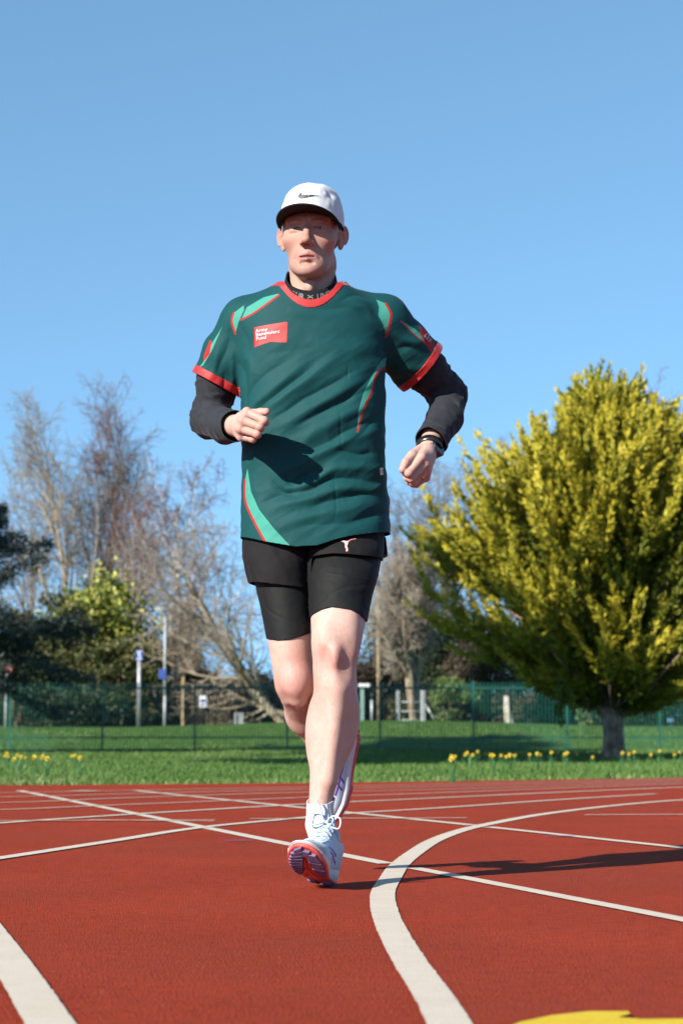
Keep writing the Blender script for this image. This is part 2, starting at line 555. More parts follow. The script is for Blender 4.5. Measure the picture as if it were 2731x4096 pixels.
def line(pts, w, mat=M_WHITE, name='painted_line', smooth=True):
    """a painted line along ground points, w metres wide, its edge slightly uneven"""
    line_n[0] += 1
    z = .0022 + .0002 * line_n[0]
    p = np.asarray(pts, float)[:, :2]
    if smooth and len(p) > 2: p = catmull(p, 14)
    else:
        t = np.linspace(0, 1, 60)[:, None]; p = p[0] + t * (p[-1] - p[0])
    sl = np.r_[0, np.cumsum(np.linalg.norm(np.diff(p, axis=0), axis=1))]; ns = int(min(900, max(60, sl[-1] / .02))); st = np.linspace(0, sl[-1], ns)
    p = np.stack([np.interp(st, sl, p[:, 0]), np.interp(st, sl, p[:, 1])], 1)
    d = np.gradient(p, axis=0); d /= np.linalg.norm(d, axis=1)[:, None]
    s = np.stack([d[:, 1], -d[:, 0]], 1)
    j1 = 1 + .018 * rng.standard_normal(len(p))[:, None]; j2 = 1 + .018 * rng.standard_normal(len(p))[:, None]
    A = p + s * w / 2 * j1; B = p - s * w / 2 * j2
    V = np.concatenate([np.c_[A, np.full(len(p), z)], np.c_[B, np.full(len(p), z)]])
    n = len(p)
    o = MB().add(V, [(i, i + 1, n + i + 1, n + i) for i in range(n - 1)]).build(name, mat)
    tag(o, kind='structure'); return o
# the big sweeping line in front of the runner: points on its middle
arc = [(-.05 + .0, -3.2), (.10, .2), (.155, 1.2), (.133, 2.54), (.108, 3.2), (.0935, 3.7), (.088, 4.15), (.0945, 4.62), (.124, 5.1), (.160, 5.6), (.224, 6.2), (.325, 6.98),
       (.47, 7.75), (.633, 8.36), (.898, 9.22), (1.231, 10.07), (1.583, 10.83), (1.947, 11.47), (2.7, 12.6), (4.2, 14.3)]
line(arc, .056)
line([G(78, 3163), G(1545, 3457)], .054); line([G(1655, 3475), (.96, 2.95, 0)], .046)
line([G(540, 3163), G(1890, 3303)], .056); line([G(1950, 3310), (1.75, 4.55, 0)], .052)
line([G(-180, 3545), G(0, 3790), G(198, 4096), G(330, 4320)], .062)
line([(-1.22, 4.95, 0), G(0, 3436), G(430, 3370), G(800, 3313), G(1210, 3273), G(1380, 3257), G(1800, 3231), G(2200, 3203), G(2620, 3177)], .055)
line([(-1.75, 7.5, 0), G(0, 3295), G(440, 3265), G(800, 3243), G(1230, 3218), G(1700, 3196), G(2300, 3168), G(2731, 3150), G(3000, 3138)], .06, M_WHITE)
line([(-2.6, 9.3, 0), G(0, 3241), G(350, 3227), G(800, 3209), G(1240, 3191), G(1700, 3175), G(2300, 3152), G(2731, 3136)], .06, M_WHITE_WORN)
line([(-3.2, 10.3, 0), G(0, 3213), G(500, 3194), G(1240, 3170), G(1800, 3158), G(2731, 3128)], .06, M_WHITE_WORN)
line([(-3.4, 11.3, 0), G(0, 3190), G(600, 3175), G(1240, 3158), G(1800, 3146), G(2731, 3121)], .06, M_WHITE_WORN)
line([(-3.6, 12.2, 0), G(0, 3173), G(700, 3160), G(1400, 3146), G(2731, 3116)], .06, M_WHITE_WORN)
line([G(-200, 3287), G(860, 3283)], .04, M_WHITE_WORN); line([G(357, 3283), G(860, 3288)], .03)
line([G(1000, 3279), G(1866, 3275)], .035); line([G(2338, 3263), G(2900, 3261)], .04)
line([G(295, 3166), G(395, 3167)], .22, M_WHITE_WORN, 'painted_block')
line([G(900, 3368), G(1010, 3366)], .02, M_BLUE, 'blue_mark'); line([G(2178, 3350), G(2295, 3348)], .02, M_BLUE, 'blue_mark')
# yellow painted figure, its upper rim just in frame
yel = [G(1968, 4156), G(2076, 4106), G(2208, 4078), G(2358, 4062), G(2508, 4062), G(2520, 4072), G(2468, 4086), G(2568, 4094), G(2748, 4092), G(2908, 4116), G(2908, 4176), G(2308, 4206)]
o = MB().add([(p[0], p[1], .0056) for p in yel], [tuple(range(len(yel)))]).build('yellow_marking', M_YELLOW)
tag(o, kind='structure')

# ------------------------------------------------------------------ grass blades (uncountable: one object)
def grass_blades():
    n = 150000
    u = rng.random(n)
    y = 14.9 + (66 - 14.9) * u ** 1.9
    x = (rng.random(n) * 2 - 1) * (.185 * y + 1.2)
    ye = np.interp(x, EDGE[:, 0], EDGE[:, 1])
    ok = y > ye + .02 + .12 * rng.random(n) ** 3
    x, y = x[ok], y[ok]; n = len(x)
    pts = np.c_[x, y, np.zeros(n)]
    tuft = hash_noise(pts, 1.1, 5) * .5 + hash_noise(pts, 3.3, 6) * .5
    patch = hash_noise(pts, .35, 8) * .6 + hash_noise(pts, .9, 9) * .4
    edge = np.exp(-(y - np.interp(x, EDGE[:, 0], EDGE[:, 1])) / .35)
    h = (.045 + .035 * tuft + .03 * rng.random(n)) * (1 + .25 * (y > 50)) * (1 - .5 * edge) * (1 + .35 * patch)
    h = np.clip(h, .02, .13)
    w = .004 + .004 * rng.random(n) + y * .00012
    a = rng.random(n) * 2 * math.pi
    z = bank(x, y) - .006
    lean = rng.normal(0, .45, (n, 2)) * h[:, None]
    s = np.stack([np.cos(a), np.sin(a)], 1) * w[:, None]
    V = np.empty((n, 3, 3))
    V[:, 0, :2] = np.c_[x, y] - s; V[:, 1, :2] = np.c_[x, y] + s; V[:, 2, :2] = np.c_[x, y] + lean
    V[:, 0, 2] = z; V[:, 1, 2] = z; V[:, 2, 2] = z + h
    me = mesh_np('grass', V.reshape(-1, 3), np.arange(3 * n).reshape(-1, 3))
    attr(me, 'tone', np.repeat(np.clip(.47 + .22 * tuft + .28 * patch + .42 * edge + .18 * rng.standard_normal(n), 0, 1), 3))
    m, nt, bs = mat_new('grass_blade')
    at = N(nt, 'ShaderNodeAttribute', attribute_name='tone')
    r = ramp(nt, [(0, (0.0298, 0.0750, 0.0081, 1)), (.5, (0.0620, 0.1251, 0.0201, 1)), (.85, (0.1104, 0.1750, 0.0443, 1)), (1, (0.1655, 0.2064, 0.0725, 1))])
    nt.links.new(at.outputs['Fac'], r.inputs[0]); nt.links.new(r.outputs[0], bs.inputs['Base Color'])
    bs.inputs['Roughness'].default_value = .6; bs.inputs['Specular IOR Level'].default_value = .3
    o = link('grass', me, m, smooth=False)
    tag(o, 'short green spring grass growing beside the track and up the bank', 'grass', kind='stuff')
grass_blades()
ORD = 'first second third fourth fifth sixth seventh eighth ninth tenth eleventh twelfth thirteenth fourteenth fifteenth sixteenth seventeenth eighteenth nineteenth twentieth twenty-first twenty-second'.split()
# ------------------------------------------------------------------ trees and shrubs
def prism_tubes(segs, sides):
    """segs: (n,8) p0 xyz, p1 xyz, r0, r1 -> one array of vertices and quads"""
    S = np.asarray(segs, float)
    a, b, r0, r1 = S[:, 0:3], S[:, 3:6], S[:, 6], S[:, 7]
    d = b - a; d /= np.linalg.norm(d, axis=1)[:, None] + 1e-9
    up = np.where(np.abs(d[:, 2:3]) < .9, np.array([[0, 0, 1.0]]), np.array([[1.0, 0, 0]]))
    u = np.cross(d, up); u /= np.linalg.norm(u, axis=1)[:, None]; w = np.cross(u, d)
    th = np.arange(sides) * 2 * math.pi / sides
    c, s = np.cos(th)[None, :, None], np.sin(th)[None, :, None]
    ring = c * u[:, None] + s * w[:, None]
    V = np.concatenate([a[:, None] + ring * r0[:, None, None], b[:, None] + ring * r1[:, None, None]], 1).reshape(-1, 3)
    n = len(S); base = (np.arange(n) * 2 * sides)[:, None]
    j = np.arange(sides); k = (j + 1) % sides
    Q = np.stack([base + j, base + k, base + sides + k, base + sides + j], -1).reshape(-1, 4)
    return V, Q
def leaf_tris(c, d, L, W, seed=0):
    """slim kite leaves: centre, direction, length, width"""
    g = np.random.default_rng(seed)
    n = len(c); r = g.standard_normal((n, 3)); s = np.cross(d, r); s /= np.linalg.norm(s, axis=1)[:, None] + 1e-9
    L = np.broadcast_to(L, (n,))[:, None]; W = np.broadcast_to(W, (n,))[:, None]
    V = np.stack([c - d * L * .5, c + s * W * .5, c + d * L * .5, c - s * W * .5], 1).reshape(-1, 3)
    return V, np.arange(4 * n).reshape(-1, 4)

def bark(name, a, b, sc=3): return noisy(name, a, b, sc, .9, .5, sc * 6, spec=.1)
M_BARK_BEIGE = bark('bark_beige', (0.2075, 0.1603, 0.1037, 1), (0.3772, 0.3112, 0.2263, 1), 2.5)
M_BARK_BROWN = bark('bark_brown', (.082, .0615, .0451, 1), (.164, .1271, .0943, 1), 2.5)
M_BARK_PALE = bark('bark_pale', (0.3206, 0.2735, 0.2169, 1), (0.5658, 0.5186, 0.4526, 1), 4)
M_BARK_RED = bark('bark_cypress', (0.1220, 0.0778, 0.0554, 1), (0.3355, 0.2435, 0.1784, 1), 5)
M_TWIG_TAN = noisy('twig_tan', (0.1294, 0.0971, 0.0648, 1), (0.2589, 0.2063, 0.1457, 1), .8, .9, spec=.1)
M_TWIG_PURPLE = noisy('twig_purple', (0.1013, 0.0585, 0.0545, 1), (0.1870, 0.1207, 0.1091, 1), .8, .9, spec=.1)
M_TWIG_BROWN = noisy('twig_brown', (0.0697, 0.0523, 0.0348, 1), (0.1533, 0.1150, 0.0767, 1), .8, .9, spec=.1)
M_TWIG_GREY = noisy('twig_grey', (0.1600, 0.1318, 0.1035, 1), (0.3387, 0.2917, 0.2352, 1), .8, .9, spec=.1)

def bare_tree(name, label, base, H, spread, seed, twig, barkm, trunks=1, lean=(0, 0), droop=0.0, r0=.16, clear=.2, density=1.38, tw=.017, up=.75, group=None):
    """a leafless tree: tapered trunk(s) with limbs, branches and a haze of twigs"""
    g = np.random.default_rng(seed)
    heavy, fine = [], []
    def grow(p, d, L, r, lev):
        nseg = (9, 6, 4, 3)[lev]
        pts = [p]; dd = d
        for i in range(nseg):
            tropism = np.array([0, 0, (.05, .09, .05, -droop)[lev] - droop * (.0, .05, .35, .6)[lev]])
            dd = unit(dd + g.normal(0, (.05, .10, .15, .2)[lev], 3) + tropism)
            pts.append(pts[-1] + dd * L / nseg)
        for i in range(nseg):
            t0, t1 = i / nseg, (i + 1) / nseg
            ra, rb = r * (1 - .82 * t0), r * (1 - .82 * t1)
            (heavy if lev < 2 else fine).append(np.r_[pts[i], pts[i + 1], max(ra, tw * .6), max(rb, tw * .5)])
        if lev == 3: return
        nch = int((13, 8, 6)[lev] * density + g.random())
        for c in range(nch):
            t = (clear if lev == 0 else .12) + (1 - (clear if lev == 0 else .12)) * (c + g.random()) / nch
            k = min(int(t * nseg), nseg - 1); q = pts[k] + (pts[k + 1] - pts[k]) * (t * nseg - k)
            ax = unit(pts[k + 1] - pts[k])
            az = g.random() * 2 * math.pi
            o = np.cross(ax, unit(np.array([math.cos(az), math.sin(az), .3]) + 1e-3)); o = unit(o)
            mixv = (up, .62 + .12 * (up > .8), .5 + .12 * (up > .8))[lev]
            nd = unit(ax * mixv + o * (1 - mixv * .55) * (spread if lev == 0 else 1))
            ll = L * (.62, .5, .5)[lev] * (1 - .5 * t) * (.75 + .5 * g.random())
            grow(q, nd, ll, r * (1 - .75 * t) * (.5, .5, .5)[lev] + .003, lev + 1)
    for k in range(trunks):
        az = g.random() * 6.28 if trunks > 1 else 0
        d = unit(np.array([lean[0] + .22 * math.cos(az) * (trunks > 1), lean[1] + .22 * math.sin(az) * (trunks > 1), 1.0]))
        grow(np.zeros(3), d, H * (1 if k == 0 else .75 + .25 * g.random()), r0, 0)
    root = empty(name, base)
    tag(root, label, 'tree', group)
    V, Q = prism_tubes(heavy, 6); link('trunk', mesh_np('trunk', V, Q), barkm, root)
    V, Q = prism_tubes(fine, 3); link('crown', mesh_np('crown', V, Q), twig, root)
    return root

def leaf_mat(name, stops, rough=.55, trans=.15):
    m, nt, bs = mat_new(name)
    at = N(nt, 'ShaderNodeAttribute', attribute_name='tone')
    r = ramp(nt, stops); nt.links.new(at.outputs['Fac'], r.inputs[0])
    nt.links.new(r.outputs[0], bs.inputs['Base Color'])
    bs.inputs['Roughness'].default_value = rough; bs.inputs['Specular IOR Level'].default_value = .25
    return m
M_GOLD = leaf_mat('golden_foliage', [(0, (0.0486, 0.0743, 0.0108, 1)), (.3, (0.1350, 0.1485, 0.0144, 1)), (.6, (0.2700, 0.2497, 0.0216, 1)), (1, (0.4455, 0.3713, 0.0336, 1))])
M_CEDAR = leaf_mat('blue_cedar_needles', [(0, (0.0118, 0.0207, 0.0177, 1)), (.6, (0.0266, 0.0413, 0.0354, 1)), (1, (0.0708, 0.0886, 0.0738, 1))])
M_LAUREL = leaf_mat('laurel_leaves', [(0, (0.0505, 0.0850, 0.0106, 1)), (.5, (0.1683, 0.1807, 0.0266, 1)), (1, (0.4712, 0.4464, 0.1062, 1))])
M_OLIVE = leaf_mat('olive_shrub_leaves', [(0, (0.0239, 0.0319, 0.0096, 1)), (.55, (0.0598, 0.0678, 0.0175, 1)), (1, (0.1276, 0.1116, 0.0398, 1))])
M_DARKGREEN = leaf_mat('dark_evergreen_leaves', [(0, (0.0071, 0.0148, 0.0059, 1)), (.6, (0.0177, 0.0325, 0.0107, 1)), (1, (0.0413, 0.0590, 0.0177, 1))])
M_BROWNHEDGE = leaf_mat('brown_hedge', [(0, (0.0207, 0.0166, 0.0100, 1)), (.6, (0.0531, 0.0413, 0.0236, 1)), (1, (0.1122, 0.0886, 0.0531, 1))])
M_IVY = leaf_mat('ivy_leaves', [(0, (0.0295, 0.0590, 0.0118, 1)), (.5, (0.0886, 0.1417, 0.0354, 1)), (1, (0.2007, 0.2480, 0.1004, 1))])

def shrub(name, label, base, rx, ry, h, n_, mat, seed, leaf=.14, cat='shrub', stem=M_BARK_BROWN, flat=.5, skirt=.0, group=None):
    """a leafy mass: stems plus many leaf clumps spread unevenly through its volume"""
    g = np.random.default_rng(seed); n = int(n_ * 1.7)
    nc = max(30, int(n / 70))
    u = unit(g.standard_normal((nc, 3))); rad = g.random(nc) ** .45
    lump = 1 + .28 * hash_noise(u * 2.2, 1.0, seed % 50)
    c = u * (rad * lump)[:, None]
    c[:, 2] = (c[:, 2] + 1) * .5
    low_ = c[:, 2] < .45
    hr = np.hypot(c[:, 0], c[:, 1]) + 1e-6
    c[low_, :2] *= (np.minimum(1.0, hr[low_] ** .35) / hr[low_] * .95)[:, None] * (.25 + .75 * g.random(low_.sum()) ** .5)[:, None]
    c = c * np.array([rx, ry, h]); c[:, 2] = np.where(low_ & (g.random(nc) < .5), c[:, 2] * .4, c[:, 2])
    k = g.integers(0, nc, n)
    sz = (.10 + .1 * g.random(nc)) * (rx + h) * .5
    p = c[k] + g.normal(0, 1, (n, 3)) * sz[k, None] * np.array([.55, .55, .45])
    p[:, 2] = np.abs(p[:, 2])
    d = unit(g.standard_normal((n, 3)) + np.array([0, 0, flat]))
    L = leaf * (.6 + .8 * g.random(n))
    V, Q = leaf_tris(p, d, L, L * .6, seed)
    root = empty(name, base); tag(root, label, cat, group)
    me = mesh_np('foliage', V, Q)
    tone = np.clip(.45 + .22 * g.standard_normal(nc)[k] + .16 * g.standard_normal(n), 0, 1)
    attr(me, 'tone', np.repeat(tone, 4)); link('foliage', me, mat, root, smooth=False)
    segs = []
    for i in range(26):
        q = c[g.integers(0, nc)]; a = np.array([q[0] * .15, q[1] * .15, -.1]); m_ = (a + q) * .5 + g.normal(0, .08, 3)
        segs += [np.r_[a, m_, .045, .03], np.r_[m_, q, .03, .012]]
    V, Q = prism_tubes(segs, 5); link('stem', mesh_np('stem', V, Q), stem, root)
    return root

def golden_cypress():
    """broad golden cypress: short fluted trunk, up-swept limbs, plume-shaped sprays"""
    g = np.random.default_rng(5)
    b = G(2452, 3034); D = b[1]; s = D / FPX
    root = empty('golden_cypress', (b[0], b[1], -.03))
    tag(root, 'broad golden yellow cypress with feathery upswept sprays and a short grey trunk', 'tree')
    W = lambda px, py: np.array([(px - 2452) * s, 0, (3034 - py) * s])
    # crown outline in the picture plane: (height above ground, half width left, half width right)
    zz = np.array([3034 - y for y in (1660, 1740, 1850, 1950, 2060, 2180, 2320, 2450, 2560, 2650, 2730, 2800)]) * s
    wl = np.array([20, 110, 290, 420, 530, 620, 665, 625, 560, 460, 280, 110]) * s
    o = np.argsort(zz); zz, wl = zz[o], wl[o]
    segs = []
    for az in np.linspace(0, 2 * math.pi, 9)[:-1]:      # fluted trunk of joined stems
        f = np.array([math.cos(az), math.sin(az), 0])
        pts = [f * .17 - [0, 0, .1], f * .12 + [0, 0, .15], f * .10 + [0, 0, .45], f * .12 + [0, 0, .8], f * .3 + [0, 0, 1.2]]
        rr = [.105, .085, .075, .08, .065]
        for i in range(4): segs.append(np.r_[pts[i], pts[i + 1], rr[i], rr[i + 1]])
    pl = []
    for i in range(185):       # boughs: each sweeps out and up to the crown's outline and carries a fan of plumes
        z = zz[0] + (zz[-1] - zz[0]) * (g.random() ** .95)
        az = g.random() * 2 * math.pi
        e = np.array([math.cos(az), math.sin(az), 0])
        rmax = np.interp(z, zz, wl) * (.72 + .44 * g.random() ** 1.3)
        if e @ np.array([-.69, -.72, 0]) > .8 and z < .5 * rmax + .45: continue
        end = e * rmax + np.array([0, 0, z])
        st = np.array([e[0] * .15, e[1] * .15, max(.8, z - rmax * (.10 + .45 * z / zz[-1]))])
        bd = unit(end - st); bt = .10 * g.standard_normal()
        segs.append(np.r_[st, st + (end - st) * .6, .04, .02])
        for k in range(12):
            q = .28 + .78 * (k + g.random()) / 12
            sd = unit(np.cross(bd, g.standard_normal(3)))
            p = st + (end - st) * q + sd * (.10 + .16 * g.random()) * (1.1 - .6 * q)
            d = unit(bd * .9 + sd * .45 + np.array([0, 0, .30 + .35 * z / zz[-1]]) + g.normal(0, .12, 3))
            pl.append((p, d, (.5 + .65 * g.random()) * (.85 if z > .8 * zz[-1] else 1), np.clip(q + bt, 0, 1.1)))
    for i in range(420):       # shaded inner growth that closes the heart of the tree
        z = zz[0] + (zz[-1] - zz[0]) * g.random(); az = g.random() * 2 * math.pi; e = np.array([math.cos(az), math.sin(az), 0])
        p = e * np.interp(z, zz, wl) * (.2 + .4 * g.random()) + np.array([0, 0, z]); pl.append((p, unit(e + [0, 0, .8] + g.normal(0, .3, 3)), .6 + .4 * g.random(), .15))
    for px, py, L in ((2440, 1720, .85), (2440, 1800, .9), (2550, 1720, 1.1), (2480, 1830, .8), (2210, 1900, .95), (2050, 1950, .95), (2010, 1880, .7), (2630, 1850, 1.0), (2330, 1880, .8), (1920, 2060, .8), (1810, 2150, .8), (1740, 2260, .8), (1720, 2370, .8)):   # leading shoots that break the outline
        c = W(px, py); c[1] = g.normal(0, .4); pl.append((c, unit(np.array([c[0] * .28 + g.normal(0, .1), 0, 1.0])), L, 1.0))
    c = W(2222, 2840); pl.append((c + [0, -1.0, .3], unit(np.array([-.1, -.3, -1.])), .75, .1)); pl.append((c + [.1, -1.0, .35], unit(np.array([.1, -.2, -1.])), .6, .05))
    C, Dr, Ln, Tn = [], [], [], []
    for p, d, L, q in pl:
        # a plume: a curved rachis that sweeps up, with smaller side sprays
        bend = unit(g.standard_normal(3)) * .10 + np.array([0, 0, .16])
        nb = int(5 + 6 * L)
        ton = .08 * g.standard_normal()
        for k in range(nb + 1):
            t0 = k / nb
            root_ = p + d * ((t0 - .35) * L) + bend * t0 ** 2
            td = unit(d + 2 * bend * t0)
            if k < nb:
                sd = unit(np.cross(td, unit(g.standard_normal(3)))); ld = unit(td * 1.0 + sd * .55); ll = L * (.32 - .16 * t0)
            else: ld, ll = td, L * .3
            m = int(18 + 44 * ll)
            u = g.random(m)
            prof = .034 * np.sin(np.pi * np.clip(u * .85 + .12, 0, 1)) * (.6 + ll)
            off = g.standard_normal((m, 3)) * prof[:, None]
            C.append(root_ + ld * (u * ll)[:, None] + np.array([0, 0, .12]) * ((u * ll) ** 2)[:, None] + off)
            Dr.append(unit(ld + off * 7 + g.normal(0, .22, (m, 3)))); Ln.append(.07 + .065 * g.random(m))
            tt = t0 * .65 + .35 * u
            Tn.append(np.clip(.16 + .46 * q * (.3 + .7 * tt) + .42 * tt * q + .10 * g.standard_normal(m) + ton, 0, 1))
        if g.random() < .12:
            a = np.array([p[0] * .12, p[1] * .12, max(.9, p[2] * .55)]); mm = (a + p) * .5 - [0, 0, .15]
            segs += [np.r_[a, mm, .035, .022], np.r_[mm, p, .022, .008]]
    C, Dr, Ln, Tn = map(np.concatenate, (C, Dr, Ln, Tn))
    V, Q = leaf_tris(C, Dr, Ln, Ln * .34, 9)
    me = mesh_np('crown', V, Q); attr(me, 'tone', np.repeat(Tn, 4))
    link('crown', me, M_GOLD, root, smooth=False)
    V, Q = prism_tubes(segs, 7); link('trunk', mesh_np('trunk', V, Q), M_BARK_RED, root)
golden_cypress()

def cedar(label, base, H, Rb, seed, n_br=120, low=.10):
    """blue cedar: level, drooping tiers of needle-clad branches round a straight trunk"""
    g = np.random.default_rng(seed)
    root = empty('blue_cedar', base); tag(root, label, 'tree', 'cedars shading the lawn' if low > .3 else None)
    segs = [np.r_[0, 0, -.1, 0, 0, H * .5, .26, .16], np.r_[0, 0, H * .5, 0, 0, H * .97, .16, .02]]
    C, Dr, Tn = [], [], []
    for i in range(n_br):
        z = H * (low + (.98 - low) * (i + g.random()) / n_br); az = g.random() * 2 * math.pi
        L = Rb * (1 - ((z / H - low * .8) / (1 - low * .8))) ** .75 * (.65 + .5 * g.random()) + .25
        e = np.array([math.cos(az), math.sin(az), 0]); s = np.array([-e[1], e[0], 0]); tl = g.normal(.02, .24)
        m = int(60 + 300 * L)
        t = g.random(m) ** .75
        sag = -.16 * L * t ** 2 + (.22 * (z / H) + tl) * L * t - np.abs(g.normal(0, .16, m)) * np.sin(np.pi * t)
        wd = (.10 + .22 * np.sin(np.pi * np.clip(t, .05, .95))) * min(1.2, .35 + .3 * L)
        p = e * (t * L)[:, None] + s * (g.normal(0, 1, m) * wd)[:, None]; p[:, 2] += z + sag + g.normal(0, .09, m)
        C.append(p); Dr.append(unit(e + g.normal(0, .6, (m, 3)) + [0, 0, .15]))
        Tn.append(np.clip(.25 + .4 * t + .18 * g.standard_normal(m) + .12 * g.standard_normal(), 0, 1))
        q = e * L * .9 + np.array([0, 0, z - .12 * L + (.22 * (z / H) + tl) * L * .9])
        segs.append(np.r_[0, 0, z, q, .05 * (1.1 - z / H) + .01, .01])
    C, Dr, Tn = map(np.concatenate, (C, Dr, Tn))
    V, Q = leaf_tris(C, Dr, .10 + .08 * g.random(len(C)), .035, seed)
    me = mesh_np('crown', V, Q); attr(me, 'tone', np.repeat(Tn, 4)); link('crown', me, M_CEDAR, root, smooth=False)
    V, Q = prism_tubes(segs, 6); link('trunk', mesh_np('trunk', V, Q), M_BARK_BROWN, root)
cb = P(-400, 3000, 47.0)
cedar('dark blue cedar with drooping grey-green branches at the left edge', (cb[0], 47.0, -.02), 8.6, 4.6, 21, 150, .2)
def on(px, d):
    """a spot on the grass in line with photograph column px at distance d"""
    x = (px - 1365.5) / FPX * d
    return np.array([x, d, float(bank(x, d)) - .03])
def hgt(py, d, base): return P(0, py, d)[2] - base[2]

for px, top, d, sd, lab, tw, bk, kw in (
    (282, 1585, 88, 31, 'tallest leafless tree, straight grey trunk rising behind the yellow-green laurel', M_TWIG_TAN, M_BARK_BEIGE, dict(up=.86, r0=.17, spread=.62)),
    (345, 1760, 90, 32, 'slender leafless tree just right of the tallest bare trunk', M_TWIG_TAN, M_BARK_BROWN, dict(up=.86, r0=.13, spread=.55)),
    (430, 1610, 92, 33, 'second tall leafless tree, thinner, between the tallest one and the birches', M_TWIG_PURPLE, M_BARK_BROWN, dict(up=.86, r0=.14, spread=.6)),
    (130, 1900, 95, 34, 'low leafless tree behind the blue cedar at far left', M_TWIG_TAN, M_BARK_BROWN, dict(up=.8, r0=.13, spread=.8)),
    (600, 2010, 82, 35, 'pale-barked leafless birch leaning left behind the blue sign post', M_TWIG_PURPLE, M_BARK_PALE, dict(up=.8, r0=.12, spread=.6, droop=.05, lean=(-.14, 0))),
    (705, 1835, 80, 36, 'drooping purple-twigged birch behind the street lamp', M_TWIG_PURPLE, M_BARK_PALE, dict(up=.72, r0=.15, spread=.8, droop=.12, lean=(.08, 0))),
    (1650, 2160, 73, 37, 'leafless tree splitting into several grey trunks beside the metal gate', M_TWIG_GREY, M_BARK_BEIGE, dict(trunks=4, up=.72, r0=.17, spread=.8, clear=.3)),
    (1590, 1960, 94, 38, 'brown leafless tree seen right behind the runner, left of two', M_TWIG_BROWN, M_BARK_BROWN, dict(up=.75, r0=.16, spread=1.0)),
    (1800, 1800, 96, 39, 'bushy brown leafless tree between the runner and the golden cypress', M_TWIG_TAN, M_BARK_BROWN, dict(up=.78, r0=.16, spread=1.0)),
    (2010, 1850, 98, 40, 'leafless tree whose top shows over the left shoulder of the golden cypress', M_TWIG_TAN, M_BARK_BROWN, dict(up=.78, r0=.16, spread=.9)),
    (2640, 1590, 93, 41, 'leafless purple-brown tree behind the golden cypress at far right', M_TWIG_PURPLE, M_BARK_BROWN, dict(up=.78, r0=.18, spread=1.0)),
    (2360, 1800, 99, 43, 'leafless tree hidden behind the top of the golden cypress', M_TWIG_PURPLE, M_BARK_BROWN, dict(up=.78, r0=.16, spread=.8)),
):
    b = on(px, d)
    bare_tree('bare_tree' if 'birch' not in lab else 'birch_tree', lab, b, hgt(top, d, b) * .80, kw.pop('spread'), sd, tw, bk, group='leafless trees behind the fence', **kw)
b = on(1130, 72)
bare_tree('leaning_tree', 'leafless tree leaning far to the left with grey limbs near the ground', b, 7.0, 1.0, 51, M_TWIG_GREY, M_BARK_BEIGE, trunks=2, lean=(-1.15, 0), r0=.16, clear=.15, droop=.06, up=.6, density=1.15)
b = on(1160, 74)
bare_tree('fallen_tree', 'low leafless tree fallen almost flat along the bank', b + [0, 0, .3], 5.0, .9, 52, M_TWIG_TAN, M_BARK_BEIGE, lean=(-4.0, 0), r0=.13, clear=.1, droop=.05, up=.55)

for px, d, top, hw, mat, sd, n, leaf, lab in (
    (420, 78, 2335, 210, M_LAUREL, 61, 9000, .22, 'tall yellow-green laurel behind the fence at left'),
    (200, 76, 2400, 190, M_OLIVE, 62, 7000, .16, 'olive shrub between the blue cedar and the laurel'),
    (480, 74, 2560, 190, M_OLIVE, 63, 8000, .15, 'brown-green shrub in front of the laurel'),
    (70, 73, 2560, 170, M_DARKGREEN, 64, 6000, .14, 'dark green shrub under the blue cedar'),
    (330, 72.5, 2740, 200, M_DARKGREEN, 65, 6000, .12, 'low dark shrub directly behind the left fence panels'),
    (720, 82, 2410, 95, M_DARKGREEN, 66, 4500, .13, 'rounded dark evergreen right of the street lamp'),
    (610, 75, 2640, 110, M_BROWNHEDGE, 67, 5000, .12, 'brown thorny bush behind the blue sign post'),
    (800, 77, 2650, 150, M_BROWNHEDGE, 68, 6000, .12, 'dark brown hedge behind the wooden shelter'),
    (1000, 78, 2680, 160, M_BROWNHEDGE, 69, 6000, .12, 'dark brown hedge behind the leaning tree'),
    (1230, 78, 2620, 170, M_BROWNHEDGE, 70, 5000, .12, 'dark hedge hidden behind the legs of the runner'),
    (1480, 79, 2600, 130, M_BROWNHEDGE, 71, 6000, .12, 'brown hedge behind the telegraph pole'),
    (1620, 84, 2330, 150, M_OLIVE, 72, 8000, .14, 'dark olive evergreen behind the many-trunked tree'),
    (1790, 82, 2400, 140, M_DARKGREEN, 73, 8000, .14, 'dark evergreen tree left of the golden cypress'),
    (1930, 78, 2560, 150, M_BROWNHEDGE, 74, 7000, .12, 'brown hedge seen under the left edge of the golden cypress'),
    (2120, 80, 2420, 170, M_DARKGREEN, 75, 7000, .14, 'dark evergreen behind the left half of the golden cypress'),
    (2350, 80, 2500, 190, M_BROWNHEDGE, 76, 7000, .13, 'brown hedge behind the trunk of the golden cypress'),
    (2620, 79, 2380, 200, M_DARKGREEN, 77, 7000, .14, 'dark evergreen behind the right half of the golden cypress'),
    (1800, 70.5, 2700, 62, M_IVY, 78, 2600, .12, 'bright ivy bush behind the fence left of the golden cypress'),
    (1875, 71, 2760, 45, M_IVY, 79, 900, .11, 'smaller bright ivy clump right of the ivy bush'),
    (2330, 72, 2820, 40, M_IVY, 80, 800, .12, 'small bright green shrub seen beside the cypress trunk'),
    (1660, 76, 2800, 120, M_OLIVE, 81, 4000, .11, 'low olive shrub behind the metal gate'),
    (2050, 75, 2770, 110, M_BROWNHEDGE, 82, 4000, .11, 'low brown shrub behind the pale tree stump'),
):
    b = on(px, d); h = hgt(top, d, b); rx = hw / FPX * d
    shrub('evergreen_shrub' if mat in (M_DARKGREEN, M_OLIVE, M_LAUREL) else 'ivy_bush' if mat is M_IVY else 'hedge_shrub', lab, b, rx, min(rx, 1.6), h, n, mat, sd, leaf, 'shrub')

